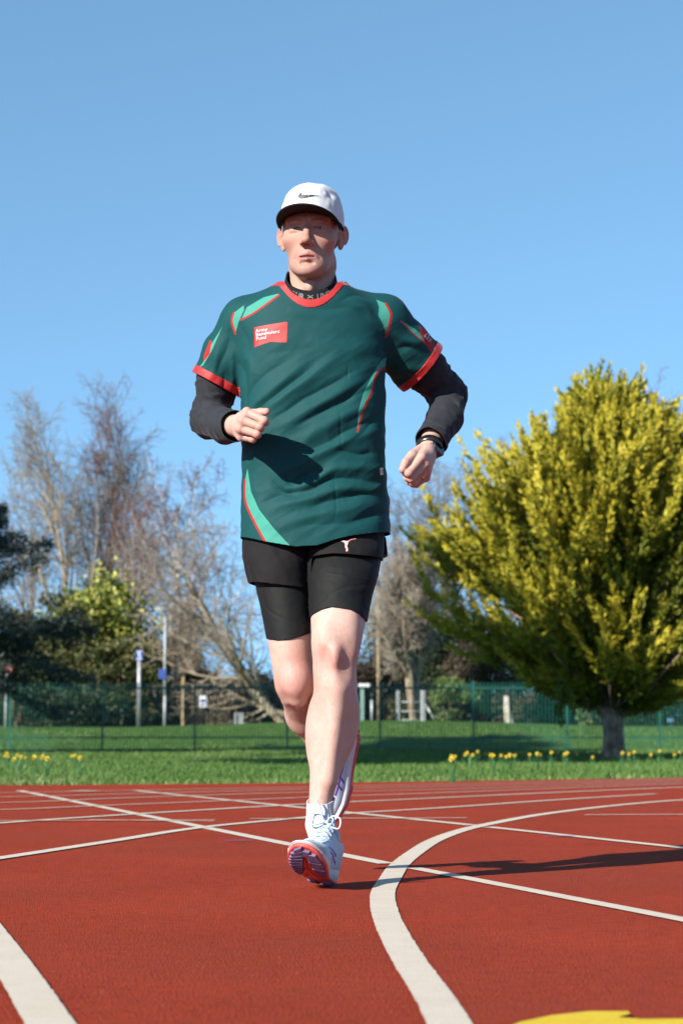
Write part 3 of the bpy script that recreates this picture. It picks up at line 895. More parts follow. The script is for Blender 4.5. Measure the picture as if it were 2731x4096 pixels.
for k in range(11):     # a dark unbroken hedge closes the view behind the shrubs
    px = -60 + 285 * k; d = 87.0; b = on(px, d)
    shrub('boundary_hedge', f'{ORD[k]} stretch from the left of the low dark hedge behind everything', b, 1.9, .9, (1.9, 1.6, 2.1, 1.7)[k % 4], 3600, (M_BROWNHEDGE, M_DARKGREEN)[k % 2], 90 + k, .15, 'hedge', group='boundary hedge')

for k, (x, y, z0) in enumerate(((-11.2, 17.5, 8.6), (-11.4, 25.5, 9.0), (-11.6, 33.5, 9.2), (-12.4, 41.5, 9.4))):   # tall trees beside the lawn, left of the frame; their crowns' shade lies across it
    t = shrub('evergreen_oak', f'{ORD[k]} of the tall clear-stemmed oaks left of the picture that shade the lawn', (x, y, z0), 2.5, 4.6, 4.4, 5200, M_DARKGREEN, 120 + k, .5, 'tree', group='oaks shading the lawn')
    MB().tube([(0, 0, -z0 - .1), (.1, 0, -z0 + .6), (0, .1, -z0 * .4), (0, 0, .6)], [.34, .25, .21, .14], 10).build('trunk', M_BARK_BROWN, t, True)

# ------------------------------------------------------------------ fence, posts, signs
M_FENCE = noisy('green_fence_paint', (0.0050, 0.0627, 0.0439, 1), (0.0082, 0.0941, 0.0659, 1), 2, .45, .1, 40)
M_GALV = noisy('galvanised_steel', (.2952, .3116, .3198, 1), (.4264, .4428, .451, 1), 6, .45, .1, 40, metallic=.3)
M_GREYPOLE = noisy('grey_pole', (.246, .2624, .2706, 1), (.3444, .3608, .369, 1), 3, .5)
M_WOODPOLE = noisy('weathered_wood', (.2132, .1558, .082, 1), (.328, .2542, .1476, 1), 5, .85, .4, 30)
M_DARKWOOD = noisy('dark_timber', (.0164, .0148, .0131, 1), (.041, .0344, .0287, 1), 5, .8, .3, 30)
M_SIGNBLUE = noisy('sign_blue', (.012, .045, .2, 1), (.02, .06, .26, 1), 4, .5)
M_SIGNWHITE = noisy('sign_white', (.5904, .5986, .6068, 1), (.656, .656, .656, 1), 4, .4)
M_SIGNRED = noisy('sign_red', (.369, .0164, .0246, 1), (.451, .0246, .0328, 1), 4, .4)
M_BLACKPLASTIC = noisy('black_plastic', (.0098, .0098, .0107, 1), (.0246, .0246, .0262, 1), 6, .5)

FD = 54.0; FS = FPX / FD
fence = empty('metal_fence', ((1365 - 1365.5) / FS, FD, 0))
tag(fence, 'green painted steel railing fence with thin uprights running behind the lawn', 'fence')
fx = fence.location.x
zt = P(0, 2752, FD)[2]; zl = P(0, 2950, FD)[2]; zb = P(0, 2999, FD)[2]
posts = [(px - 1365.5) / FS for px in (-320, 49, 416, 783, 1150, 1519, 1890, 2262, 2630, 3000)]
pm = MB().box((0, 0, .92), (.032, .032, .93)).box((0, 0, 1.86), (.038, .038, .012)); po = None
for x in posts:
    if po is None: po = pm.build('post', M_FENCE, fence); pm_me = po.data
    else: po = link('post', pm_me, None, fence, smooth=False)
    po.location = (x - fx, 0, 0)
r_me = None
for a, b in zip(posts[:-1], posts[1:]):
    for z, hh in ((zt, .026), (zl, .02), (zb, .02)):
        o = MB().box((0, 0, 0), ((b - a) / 2 - .034, .012, hh)).build('rail', M_FENCE, fence)
        o.location = ((a + b) / 2 - fx, .0, z)
pk = MB().tube([(0, 0, .03), (0, 0, 1.84)], .013, 5).build('upright', M_FENCE, fence); first = True
for a, b in zip(posts[:-1], posts[1:]):
    n = 26
    for k in range(1, n):
        o = pk if first else link('upright', pk.data, None, fence, smooth=False)
        first = False
        o.location = (a + (b - a) * k / n - fx, -.026, 0)

def post_sign():
    b = on(560, 69); r = empty('sign_post', b)
    tag(r, 'blue and white sign on a tall pale grey post behind the fence', 'sign')
    s = 69 / FPX; H = hgt(2625, 69, b)
    MB().tube([(0, 0, 0), (0, 0, H)], .065, 10).build('post', M_GALV, r, True)
    w, h = 14 * s, 20 * s
    zc = hgt(2621, 69, b)
    bd = MB().box((0, -.08, zc), (w, .008, h)).build('board', M_SIGNBLUE, r, bevel=.004)
    mb = MB()
    for x0, x1, z0, z1 in ((-.75, .75, .6, .8), (-.75, .75, -.85, -.62), (-.25, .15, .1, .45), (-.3, .4, -.15, .05), (.2, .5, -.4, -.1)):
        mb.box(((x0 + x1) / 2 * w, -.091, zc + (z0 + z1) / 2 * h), ((x1 - x0) / 2 * w, .002, (z1 - z0) / 2 * h))
    mb.build('pictogram', M_SIGNWHITE, bd)
post_sign()
def lamp():
    b = on(662, 71); r = empty('street_lamp', b)
    tag(r, 'slim grey street lamp with a flat head and a small blue plate', 'street lamp')
    H = hgt(2440, 71, b)
    MB().tube([(0, 0, 0), (0, 0, 1.1)], .075, 10).tube([(0, 0, 1.1), (0, 0, H)], [.06, .045], 10).build('pole', M_GREYPOLE, r, True)
    hd = MB().box((-.12, -.1, H + .02), (.24, .12, .05)).build('lamp_head', M_GALV, r, bevel=.03)
    MB().box((-.14, -.1, H - .04), (.16, .09, .012)).build('lens', M_SIGNWHITE, hd)
    MB().box((-.08, -.09, hgt(2697, 71, b)), (.13, .01, .17)).build('plate', M_SIGNBLUE, r, bevel=.004)
lamp()
def notice():
    b = on(816, 70); r = empty('notice_post', b)
    tag(r, 'pale notice board on a short dark post left of the leaning tree', 'sign')
    MB().tube([(0, 0, 0), (0, 0, 1.4)], .045, 8).build('post', M_BLACKPLASTIC, r, True)
    zc = hgt(2806, 70, b)
    bd = MB().box((0, -.06, zc), (.12, .008, .2)).build('board', M_SIGNWHITE, r, bevel=.004)
    MB().box((.0, -.07, zc + .02), (.09, .002, .06)).box((-.02, -.07, zc - .12), (.07, .002, .03)).build('print', M_SIGNBLUE, bd)
notice()
def shelter():
    b = on(775, 74); r = empty('timber_shelter', b)
    tag(r, 'small dark timber shelter with a sloping roof behind the fence', 'shelter')
    zr = hgt(2690, 74, b)
    MB().box((0, .4, zr), (.42, .7, .035), rotm('Y', -7)).build('roof', M_DARKWOOD, r)
    for x, y in ((-.36, -.2), (.36, -.2), (-.36, 1.0), (.36, 1.0)):
        MB().box((x, y, zr / 2 - .03), (.05, .05, zr / 2)).build('post', M_WOODPOLE if x < 0 and y < 0 else M_DARKWOOD, r)
    MB().box((0, 1.02, zr * .5), (.34, .02, zr * .46)).build('back_wall', M_DARKWOOD, r)
shelter()
def bin_():
    b = on(957, 71); r = empty('litter_bin', b)
    tag(r, 'small grey slatted litter bin on the bank under the leaning tree', 'bin')
    MB().box((0, 0, .19), (.15, .15, .15)).build('body', M_BLACKPLASTIC, r, bevel=.01)
    for k in range(4): MB().box((-.13 + .087 * k, -.165, .19), (.024, .012, .19)).build('slat', M_GREYPOLE, r)
    MB().box((0, 0, .40), (.18, .18, .02)).build('lid', M_GREYPOLE, r, bevel=.008)
bin_()
def red_sign():
    b = on(33, 68); r = empty('road_sign', b)
    tag(r, 'red and white round road sign on a pale post at far left', 'sign')
    MB().tube([(0, 0, 0), (0, 0, hgt(2670, 68, b))], .06, 10).build('post', M_GALV, r, True)
    zc = hgt(2675, 68, b); th = np.linspace(0, 2 * math.pi, 25)[:-1]
    V = [(.07 + .14 * math.cos(a), y, zc + .14 * math.sin(a)) for y in (-.075, -.09) for a in th]; k = 24
    pl = MB().add(V, [tuple(range(k)), tuple(reversed(range(k, 2 * k)))] + [(i, (i + 1) % k, k + (i + 1) % k, k + i) for i in range(k)]).build('disc', M_SIGNRED, r)
    MB().box((.07, -.093, zc), (.09, .002, .026)).build('bar', M_SIGNWHITE, pl)
    MB().box((.0, -.075, zc - .52), (.12, .006, .12)).build('plate', M_SIGNWHITE, r)
red_sign()
def pole():
    b = on(1513, 76); r = empty('telegraph_pole', b)
    tag(r, 'tan wooden telegraph pole beside the runner\'s knee', 'pole')
    H = hgt(2372, 76, b)
    MB().tube([(0, 0, -.1), (.0, 0, H)], [.085, .066], 10).build('pole', M_WOODPOLE, r, True)
    MB().tube([(0, 0, H), (0, 0, H + .03)], [.066, .03], 10).build('cap', M_GREYPOLE, r, True)
pole()
def gate():
    b = on(1640, 71); r = empty('metal_gate', b)
    tag(r, 'galvanised field gate with two pale posts and a slanting brace', 'gate')
    s = 71 / FPX; H = hgt(2762, 71, b)
    for px in (1590, 1689): MB().box(((px - 1640) * s, 0, H / 2), (.075 if px > 1600 else .055, .07, H / 2)).build('post', M_GALV, r, bevel=.01)
    for py in (2808, 2845, 2880): MB().tube([((1600 - 1640) * s, 0, hgt(py, 71, b)), ((1680 - 1640) * s, 0, hgt(py, 71, b))], .022, 8).build('rail', M_GALV, r, True)
    MB().tube([((1698 - 1640) * s, 0, hgt(2815, 71, b)), ((1738 - 1640) * s, -.15, 0)], .035, 8).build('brace', M_GALV, r, True)
gate()
def board_post():
    b = on(1448, 70); r = empty('post_with_board', b)
    tag(r, 'pale green post topped by a flat white board beside the runner\'s calf', 'post')
    H = hgt(2752, 70, b)
    MB().box((0, 0, H / 2), (.055, .05, H / 2)).build('post', noisy('pale_green_paint', (.205, .3444, .2788, 1), (.2624, .41, .3444, 1), 4, .5), r, bevel=.008)
    MB().box((.06, 0, hgt(2741, 70, b)), (.22, .06, .06)).build('board', M_SIGNWHITE, r, bevel=.01)
    b = on(1486, 70); r = empty('marker_post', b); tag(r, 'thin grey post left of the metal gate', 'post')
    MB().tube([(0, 0, 0), (0, 0, hgt(2800, 70, b))], .045, 8).build('tube', M_GALV, r, True)
    MB().tube([(0, 0, hgt(2800, 70, b)), (0, 0, hgt(2770, 70, b))], .03, 8).build('cap', M_BLACKPLASTIC, r, True)
board_post()
def stump():
    b = on(2024, 69.5); r = empty('tree_stump', b)
    tag(r, 'pale broken tree stump standing behind the fence left of the cypress trunk', 'stump')
    H = hgt(2783, 69.5, b)
    MB().tube([(.06, 0, -.1), (.02, 0, .3), (-.01, 0, H * .7), (-.03, 0, H)], [.16, .12, .1, .07], 9).build('trunk', M_BARK_PALE, r, True)
    MB().tube([(0, 0, .4), (.12, 0, .2), (.2, -.05, 0)], [.06, .05, .06], 7).build('root', M_BARK_PALE, r, True)
stump()
# overhead wire
wp = [P(960, 2453, 97), P(1030, 2458, 96), P(1250, 2462, 95), P(1700, 2430, 95)]
wire = MB().tube(catmull(wp, 6), .022, 5).build('overhead_wire', M_BLACKPLASTIC)
tag(wire, 'thin overhead wire crossing the sky beside the runner\'s thigh', 'wire')

# ------------------------------------------------------------------ daffodils
M_PETAL = noisy('daffodil_petal', (.5576, .41, .0164, 1), (.656, .5248, .041, 1), 30, .5)
M_TRUMPET = noisy('daffodil_trumpet', (.5904, .2952, .0082, 1), (.656, .369, .0123, 1), 30, .5)
M_STEM = noisy('daffodil_stem', (.0328, .1066, .0246, 1), (.0574, .1558, .041, 1), 20, .5)
def daffodil_proto(h):
    st = MB().tube([(0, 0, -.02), (.004, 0, h * .6), (0, -.01, h - .01), (0, -.025, h)], .0035, 5)
    pe = MB()
    for k in range(6):
        a = k * math.pi / 3 + .2; e = np.array([math.cos(a), 0, math.sin(a)]); s = np.array([-math.sin(a), 0, math.cos(a)])
        c = np.array([0, -.027, h])
        pe.add([c + e * .004, c + e * .014 + s * .008 + [0, -.003, 0], c + e * .024 + [0, .004, 0], c + e * .014 - s * .008 + [0, -.003, 0]], [(0, 1, 2, 3)])
    tr = MB().tube([(0, -.025, h), (0, -.04, h), (0, -.052, h + .001)], [.0055, .007, .0095], 9, cap=False)
    lf = MB()
    for k in range(4):
        a = k * 1.7 + .4; e = np.array([math.cos(a), math.sin(a), 0]); s = np.array([-e[1], e[0], 0])
        pts = [e * .01 + [0, 0, -.02], e * .025 + [0, 0, h * .5], e * .06 + [0, 0, h * .85]]
        lf.ribbon(pts, s, np.array([[.006], [.007], [.002]]))
    return st, pe, tr, lf
protos = []
for h in (.15, .19, .13): protos.append([(nm, m.build(nm, mt).data) for nm, m, mt in zip(('stem', 'petals', 'trumpet', 'leaves'), daffodil_proto(h), (M_STEM, M_PETAL, M_TRUMPET, M_STEM))] + [h])
for o in [o for o in col.objects if o.name.split('.')[0] in ('stem', 'petals', 'trumpet', 'leaves') and o.parent is None]: bpy.data.objects.remove(o)
dl = [(x * .574, 2550 + y * .574) for x, y in ((40, 820), (55, 805), (70, 830), (105, 845), (115, 818), (150, 830), (170, 835), (255, 830), (290, 838), (312, 822), (330, 838), (510, 825), (525, 820), (550, 835), (567, 830))]
dm = [(1400 + x * .4464, 2400 + y * .4464) for x, y in ((905, 1395), (945, 1400), (910, 1420), (1025, 1385), (1060, 1365), (1070, 1390), (1100, 1385), (1135, 1355), (1215, 1375), (1260, 1385), (1285, 1390), (1350, 1390), (1390, 1400), (1425, 1385), (1475, 1390))]
dr = [(2000 + x * .4662, 2500 + y * .4662) for x, y in ((255, 1110), (310, 1100), (345, 1110), (380, 1070), (440, 1090), (485, 1095), (550, 1105), (575, 1095), (655, 1105), (685, 1070), (775, 1065), (825, 1055), (780, 1130), (1050, 1095), (1080, 1095), (1105, 1105), (1150, 1088), (1212, 1103), (1288, 1108), (1365, 1078), (1495, 1110), (1545, 1088))]
for lst, lab, grp in ((dl, 'clump at the left edge of the lawn', 'daffodils at the left'),
                      (dm, 'row between the runner and the cypress trunk', 'daffodils left of the cypress'),
                      (dr, 'row around the foot of the golden cypress', 'daffodils round the cypress')):
    for k, (px, py) in enumerate(sorted(lst)):
        pr = protos[k % 3]; h = pr[-1]
        p = G(px, py, h)
        r = empty('daffodil', (p[0], p[1], -.006), rz=rng.normal(0, .5)); tag(r, f'{ORD[k]} yellow daffodil from the left in the {lab}', 'daffodil', grp)
        for nm, me in pr[:-1]:
            o = bpy.data.objects.new(nm, me); col.objects.link(o); o.parent = r
M_DAISY = noisy('daisy_petal', (.615, .615, .5904, 1), (.656, .656, .6396, 1), 30, .5)
def low_flower(k, px, py, mat, name, lab, grp):
    lab = f'{ORD[k]} {lab} counted from the left'
    p = G(px, py, .06); r = empty(name, (p[0], p[1], -.006)); tag(r, lab, 'flower', grp)
    MB().tube([(0, 0, 0), (0, 0, .06)], .002, 4).build('stem', M_STEM, r)
    mb = MB(); n = 10
    V = [(0, 0, .064)] + [(.02 * math.cos(a) * (1 if i % 2 else .75), .02 * math.sin(a) * (1 if i % 2 else .75), .07) for i, a in enumerate(np.linspace(0, 2 * math.pi, 2 * n + 1)[:-1])]
    mb.add(V, [(0, i, i % (2 * n) + 1) for i in range(1, 2 * n + 1)]).build('petals', mat, r)
for k, (px, py) in enumerate(sorted(((758, 3058), (1765, 3107), (155, 3103), (2335, 3017), (1020, 3062)))): low_flower(k, px, py, M_DAISY, 'daisy', 'small white daisy in the mown grass beside the track', 'daisies in the grass')
for k, (px, py) in enumerate(sorted(((928, 3065), (1093, 3083), (1014, 3062), (2306, 3060)))): low_flower(k, px, py, M_PETAL, 'dandelion', 'small yellow dandelion in the mown grass beside the track', 'dandelions in the grass')
# ------------------------------------------------------------------ the runner
person = empty('person', (P(1290, 3520, 4.8)[0], 4.9, 0))
tag(person, 'runner in a dark green T-shirt, white cap and black shorts striding towards the camera', 'person')
PL = np.array(person.location)
def plink(name, V, Q, mat, parent=None, smooth=True):
    """link a world-space mesh under the runner (or one of his parts)"""
    me = mesh_np(name, np.asarray(V, float) - PL, Q)
    return link(name, me, mat, parent or person, smooth)

# ---- materials
def skin_mat():
    m, nt, bs = mat_new('skin')
    tc = N(nt, 'ShaderNodeTexCoord')
    n1 = N(nt, 'ShaderNodeTexNoise', Scale=45, Detail=5, Roughness=.65)
    n2 = N(nt, 'ShaderNodeTexNoise', Scale=420, Detail=2)
    n3 = N(nt, 'ShaderNodeTexNoise', Scale=14, Detail=4)
    for n in (n1, n2, n3): nt.links.new(tc.outputs['Object'], n.inputs['Vector'])
    A = {k: N(nt, 'ShaderNodeAttribute', attribute_name=k) for k in ('tan', 'blush', 'lip', 'brow', 'stub')}
    pale = mix(nt, n1.outputs['Fac'], (0.4873, 0.3384, 0.2843, 1), (0.4264, 0.2843, 0.2335, 1))
    tanc = mix(nt, n1.outputs['Fac'], (0.3750, 0.2238, 0.1724, 1), (0.3205, 0.1754, 0.1300, 1))
    bt = ramp(nt, [(.38, (0, 0, 0, 1)), (.72, (.5, .5, .5, 1))]); nt.links.new(n3.outputs['Fac'], bt.inputs[0])
    pale = mix(nt, bt.outputs[0], pale, (.40, .215, .17, 1))
    c = mix(nt, A['tan'].outputs['Fac'], pale, tanc)
    bl = N(nt, 'ShaderNodeMath', operation='MULTIPLY'); nt.links.new(A['blush'].outputs['Fac'], bl.inputs[0])
    ad = N(nt, 'ShaderNodeMath', operation='ADD'); ad.inputs[1].default_value = .45; nt.links.new(n3.outputs['Fac'], ad.inputs[0]); nt.links.new(ad.outputs[0], bl.inputs[1])
    c = mix(nt, bl.outputs[0], c, (.4032, .144, .1116, 1))
    st = N(nt, 'ShaderNodeMath', operation='MULTIPLY'); nt.links.new(A['stub'].outputs['Fac'], st.inputs[0]); nt.links.new(n2.outputs['Fac'], st.inputs[1])
    c = mix(nt, st.outputs[0], c, (.216, .144, .1188, 1))
    c = mix(nt, A['lip'].outputs['Fac'], c, (.3384, .1224, .108, 1))
    br = N(nt, 'ShaderNodeMath', operation='MULTIPLY'); nt.links.new(A['brow'].outputs['Fac'], br.inputs[0])
    a2 = N(nt, 'ShaderNodeMath', operation='ADD'); a2.inputs[1].default_value = .35; nt.links.new(n2.outputs['Fac'], a2.inputs[0]); nt.links.new(a2.outputs[0], br.inputs[1])
    c = mix(nt, br.outputs[0], c, (.0864, .054, .0396, 1))
    nt.links.new(c, bs.inputs['Base Color'])
    bs.inputs['Roughness'].default_value = .58
    bs.inputs['Specular IOR Level'].default_value = .30
    bs.inputs['Subsurface Weight'].default_value = .18
    bs.inputs['Subsurface Radius'].default_value = (1.0, .35, .2)
    bs.inputs['Subsurface Scale'].default_value = .006
    mx = N(nt, 'ShaderNodeMath', operation='MULTIPLY_ADD'); mx.inputs[1].default_value = .5
    nt.links.new(n2.outputs['Fac'], mx.inputs[0]); nt.links.new(n1.outputs['Fac'], mx.inputs[2])
    bp = N(nt, 'ShaderNodeBump', Strength=.35, Distance=.0016)
    nt.links.new(mx.outputs[0], bp.inputs['Height']); nt.links.new(bp.outputs[0], bs.inputs['Normal'])
    return m
M_SKIN = skin_mat()
def cloth_mat(name, c1, c2, rough=.6, sheen=.2, weave=900, bump=.25, spec=.4, printed=False):
    m, nt, bs = mat_new(name)
    tc = N(nt, 'ShaderNodeTexCoord')
    n1 = N(nt, 'ShaderNodeTexNoise', Scale=60, Detail=3)
    mp = N(nt, 'ShaderNodeMapping'); mp.inputs['Rotation'].default_value = (0, R(35), 0); mp.inputs['Scale'].default_value = (1, .6, 1)
    nt.links.new(tc.outputs['Object'], mp.inputs['Vector'])
    v = N(nt, 'ShaderNodeTexVoronoi', Scale=weave); v.feature = 'F1'
    nt.links.new(mp.outputs[0], v.inputs['Vector']); nt.links.new(tc.outputs['Object'], n1.inputs['Vector'])
    c = mix(nt, n1.outputs['Fac'], c1, c2)
    if printed:
        for nm, cc in (('mint', (0.0459, 0.2484, 0.1890, 1)), ('red', (0.3240, 0.0189, 0.0162, 1))):
            a = N(nt, 'ShaderNodeAttribute', attribute_name=nm)
            r = N(nt, 'ShaderNodeMapRange'); r.inputs['From Min'].default_value = .0004; r.inputs['From Max'].default_value = -.0004
            nt.links.new(a.outputs['Fac'], r.inputs['Value'])
            c = mix(nt, r.outputs[0], c, cc)
    dk = N(nt, 'ShaderNodeMix', data_type='RGBA', blend_type='MULTIPLY'); dk.inputs[0].default_value = .35
    nt.links.new(c, dk.inputs[6]); nt.links.new(v.outputs['Distance'], dk.inputs[7])
    sc = N(nt, 'ShaderNodeMix', data_type='RGBA', blend_type='MIX'); sc.inputs[0].default_value = .35
    nt.links.new(c, sc.inputs[6]); nt.links.new(dk.outputs[2], sc.inputs[7])
    nt.links.new(sc.outputs[2], bs.inputs['Base Color'])
    bs.inputs['Roughness'].default_value = rough; bs.inputs['Specular IOR Level'].default_value = spec
    bs.inputs['Sheen Weight'].default_value = sheen; bs.inputs['Sheen Roughness'].default_value = .4
    bp = N(nt, 'ShaderNodeBump', Strength=bump, Distance=.0008)
    nt.links.new(v.outputs['Distance'], bp.inputs['Height']); nt.links.new(bp.outputs[0], bs.inputs['Normal'])
    return m
M_SHIRT = cloth_mat('green_polyester', (0.0044, 0.0460, 0.0486, 1), (0.0055, 0.0543, 0.0558, 1), .66, .02, 900, .18, .13, True)
M_RED = cloth_mat('red_trim', (0.3571, 0.0126, 0.0126, 1), (0.4032, 0.0173, 0.0162, 1), .55, .1, 600, .3)
M_UNDER = cloth_mat('black_melange', (0.0112, 0.0122, 0.0149, 1), (0.0281, 0.0309, 0.0374, 1), .8, .06, 700, .3, .18)
M_BLACKBAND = cloth_mat('black_rib', (.0043, .0043, .005, 1), (.0086, .0086, .0094, 1), .8, .02, 800, .3, .2)
M_SHORTS = cloth_mat('black_shorts', (0.0052, 0.0047, 0.0052, 1), (0.0078, 0.0069, 0.0073, 1), .8, .03, 900, .2, .2)
M_COMP = cloth_mat('black_stretch', (0.0043, 0.0047, 0.0047, 1), (0.0065, 0.0069, 0.0069, 1), .72, .02, 1100, .12, .2)
M_CAP = cloth_mat('white_cap', (.5328, .54, .5544, 1), (.576, .576, .5832, 1), .6, .05, 900, .15, .3)
M_SOCK = cloth_mat('white_sock', (.5184, .5184, .5328, 1), (.576, .576, .5832, 1), .9, .05, 500, .6, .2)
M_GREYPRINT = noisy('grey_print', (.1152, .1188, .1224, 1), (.1584, .162, .1656, 1), 60, .45)
M_WHITEPRINT = noisy('white_print', (.5184, .5184, .5328, 1), (.576, .576, .576, 1), 60, .5)
M_BLACKPRINT = noisy('black_print', (.0058, .0058, .0065, 1), (.0108, .0108, .0115, 1), 60, .5)
M_HAIR = noisy('grey_hair', (.1152, .108, .1044, 1), (.3024, .288, .2808, 1), 260, .6, .6, 500)

# ---- text and flat marks laid on a curved surface
def text_np(s, size, bold=.02, font_shear=0.0):
    cu = bpy.data.curves.new('t', 'FONT'); cu.body = s; cu.size = size; cu.offset = bold * size; cu.shear = font_shear
    cu.resolution_u = 4; cu.fill_mode = 'FRONT'
    ob = bpy.data.objects.new('t', cu); col.objects.link(ob)
    bpy.context.view_layer.update()
    me = bpy.data.meshes.new_from_object(ob.evaluated_get(bpy.context.evaluated_depsgraph_get()))
    V = np.array([v.co[:] for v in me.vertices]).reshape(-1, 3); me.calc_loop_triangles()
    T = np.array([t.vertices[:] for t in me.loop_triangles]).reshape(-1, 3)
    bpy.data.objects.remove(ob); bpy.data.curves.remove(cu); bpy.data.meshes.remove(me)
    return V[:, :2], T
def fine_poly(poly, step):
    """fill a flat outline with a fine triangle grid, cut cleanly at its edge"""
    poly = np.asarray(poly, float); lo = poly.min(0) - step; hi = poly.max(0) + step
    nx, ny = np.ceil((hi - lo) / step).astype(int) + 1
    X, Y = np.meshgrid(np.arange(nx), np.arange(ny), indexing='ij')
    V = np.c_[lo[0] + X.ravel() * step, lo[1] + Y.ravel() * step, np.zeros(nx * ny)]
    i = np.arange(nx * ny).reshape(nx, ny)
    Q = np.stack([i[:-1, :-1], i[1:, :-1], i[1:, 1:], i[:-1, 1:]], -1).reshape(-1, 4)
    V, T = clip(V, Q, poly_sd(V[:, 0], V[:, 1], poly))
    return V[:, :2], T
def lay(bvh, P3, direction, off):
    """drop points along a direction onto a surface, standing off by off"""
    out = []; d = Vector(direction).normalized()
    for p in P3:
        h = bvh.ray_cast(Vector(p) - d * .25, d, .6)
        if h[0] is None:
            h = bvh.find_nearest(Vector(p))
        n = h[1] if h[1].dot(d) < 0 else -h[1]
        out.append(np.array(h[0]) + np.array(n) * off)
    return np.array(out)
def bvh_of(V, Q): return BVHTree.FromPolygons([Vector(v) for v in V], [tuple(int(i) for i in q) for q in Q])

# ---- joints (world space)
HEAD_ROT = np.array(Matrix.Rotation(R(-6.5), 3, 'Z') @ Matrix.Rotation(R(2.0), 3, 'X'))
HC = np.array([P(1246, 950, 5.0)[0], 5.0, P(1233, 904, 4.915)[2]])
def to_head(p): return (p - HC) @ HEAD_ROT
def from_head(q): return np.asarray(q, float) @ HEAD_ROT.T + HC

def head_sdf(p):
    q = to_head(p)
    s = q.copy(); s[:, 0] = np.abs(q[:, 0])
    d = ell(s, (0, .014, .032), (.0765, .098, .088))
    d = smin(d, ell(s, (0, -.030, -.030), (.0610, .062, .091)), .03)
    d = smin(d, cone(s, (.0425, .012, -.066), (.0140, -.066, -.1025), .0185, .0155), .020)
    d = smin(d, ell(s, (0, -.0790, -.1060), (.0235, .0165, .0170)), .018)
    d = smin(d, ell(s, (.028, -.058, -.092), (.015, .017, .014)), .025)
    d = smin(d, ell(s, (0, -.042, -.1125), (.028, .030, .012)), .012)
    d = smin(d, ell(s, (0, -.0685, -.070), (.033, .0255, .027)), .016)
    d = smin(d, ell(s, (.045, -.054, -.027), (.020, .023, .016)), .024)
    d = smin(d, cone(s, (.010, -.0865, .021), (.050, -.066, .022), .0085, .0078), .014)
    # neck
    d = smin(d, cone(s, (0, .018, -.075), (0, .034, -.24), .0510, .060), .012)
    d = smin(d, cone(s, (.046, .02, -.085), (.020, -.022, -.21), .013, .012), .018)
    d = smin(d, ell(s, (0, -.036, -.145), (.013, .014, .017)), .014)
    # eye sockets, lids
    d = smax(d, -ell(s, (.0305, -.0975, -.0015), (.0200, .0140, .0115)), .010)
    d = smin(d, ell(s, (.0305, -.0740, -.0010), (.0158, .0132, .0128)), .004)
    d = smin(d, cone(s, (.0165, -.0860, .0045), (.0450, -.0795, .0025), .0032, .0030), .004)   # upper lid roll, squinting
    d = smin(d, cone(s, (.0180, -.0850, -.0085), (.0430, -.0800, -.0080), .0030, .0026), .005)  # lower lid
    d = smax(d, -ell(s, (.0310, -.0890, -.0025), (.0128, .0090, .0031)), .0012)
    # nose
    n = cone(s, (0, -.0830, .014), (0, -.1090, -.034), .0078, .0092)
    n = smin(n, ell(s, (0, -.1130, -.0375), (.0112, .0108, .0100)), .006)
    n = smin(n, ell(s, (.0120, -.1010, -.0430), (.0078, .0110, .0078)), .005)
    n = smax(n, -ell(s, (.0066, -.1075, -.0500), (.0042, .0062, .0055)), .002)
    d = smin(d, n, .007)
    # lips
    d = smin(d, cone(s, (0, -.0935, -.0695), (.0230, -.0825, -.0760), .0052, .0026), .004)
    d = smin(d, cone(s, (0, -.0925, -.0835), (.0210, -.0825, -.0785), .0060, .0028), .004)
    d = smax(d, -ell(s, (0.002, -.0945, -.0765), (.0195, .0150, .0026)), .0015)
    # creases
    d = smax(d, -cone(s, (.0175, -.0990, -.0480), (.0335, -.0840, -.0800),   .0026, .0020), .006)
    d = smax(d, -cone(s, (0, -.0985, -.0560), (0, -.0995, -.0650), .0016, .0018), .004)
    d = smax(d, -cone(s, (0, -.0945, -.0930), (.014, -.0905, -.0930), .0030, .0022), .008)
    d = smax(d, -cone(s, (.006, -.0985, .018), (.0055, -.0975, .030), .0012, .0010), .004)
    d = smax(d, -cone(s, (.049, -.0790, -.002), (.058, -.064, .003), .0008, .0006), .003)
    d = smax(d, -cone(s, (.049, -.0780, -.006), (.057, -.063, -.008), .0008, .0006), .003)
    for zz_ in (.034, .042):
        d = smax(d, -cone(s, (0, -.0880, zz_), (.040, -.074, zz_ - .002), .0010, .0007), .004)
    # ears: a tilted shell with rim, hollow and lobe
    rot = rotm('Z', -38) @ rotm('X', -8)
    e0 = np.array([.0765, .010, -.0080])
    es = (s - e0) @ rot / [.85, .84, .96]
    ear = ell(es, (0, .004, .006), (.0062, .0200, .0260))
    ear = smin(ear, ell(es, (0, -.002, -.0225), (.0060, .0110, .0130)), .008)
    rim = np.abs(np.hypot(es[:, 1] - .004, (es[:, 2] - .006) * .78) - .0185)
    rim = np.hypot(rim, es[:, 0] - .0035) - .0033
    rim = np.where((es[:, 2] < -.018) | (es[:, 1] < -.013), .02, rim)
    ear = smin(ear, rim, .003)
    ear = smax(ear, -ell(es, (.0075, -.001, -.0015), (.0070, .0105, .0135)), .003)
    ear = smax(ear, -ell(es, (.0080, .005, .0170), (.0055, .0085, .0060)), .003)
    ear = smin(ear, ell(es, (.0010, -.013, -.006), (.0055, .0050, .0070)), .004)
    d = smin(d, ear, .006)
    return d

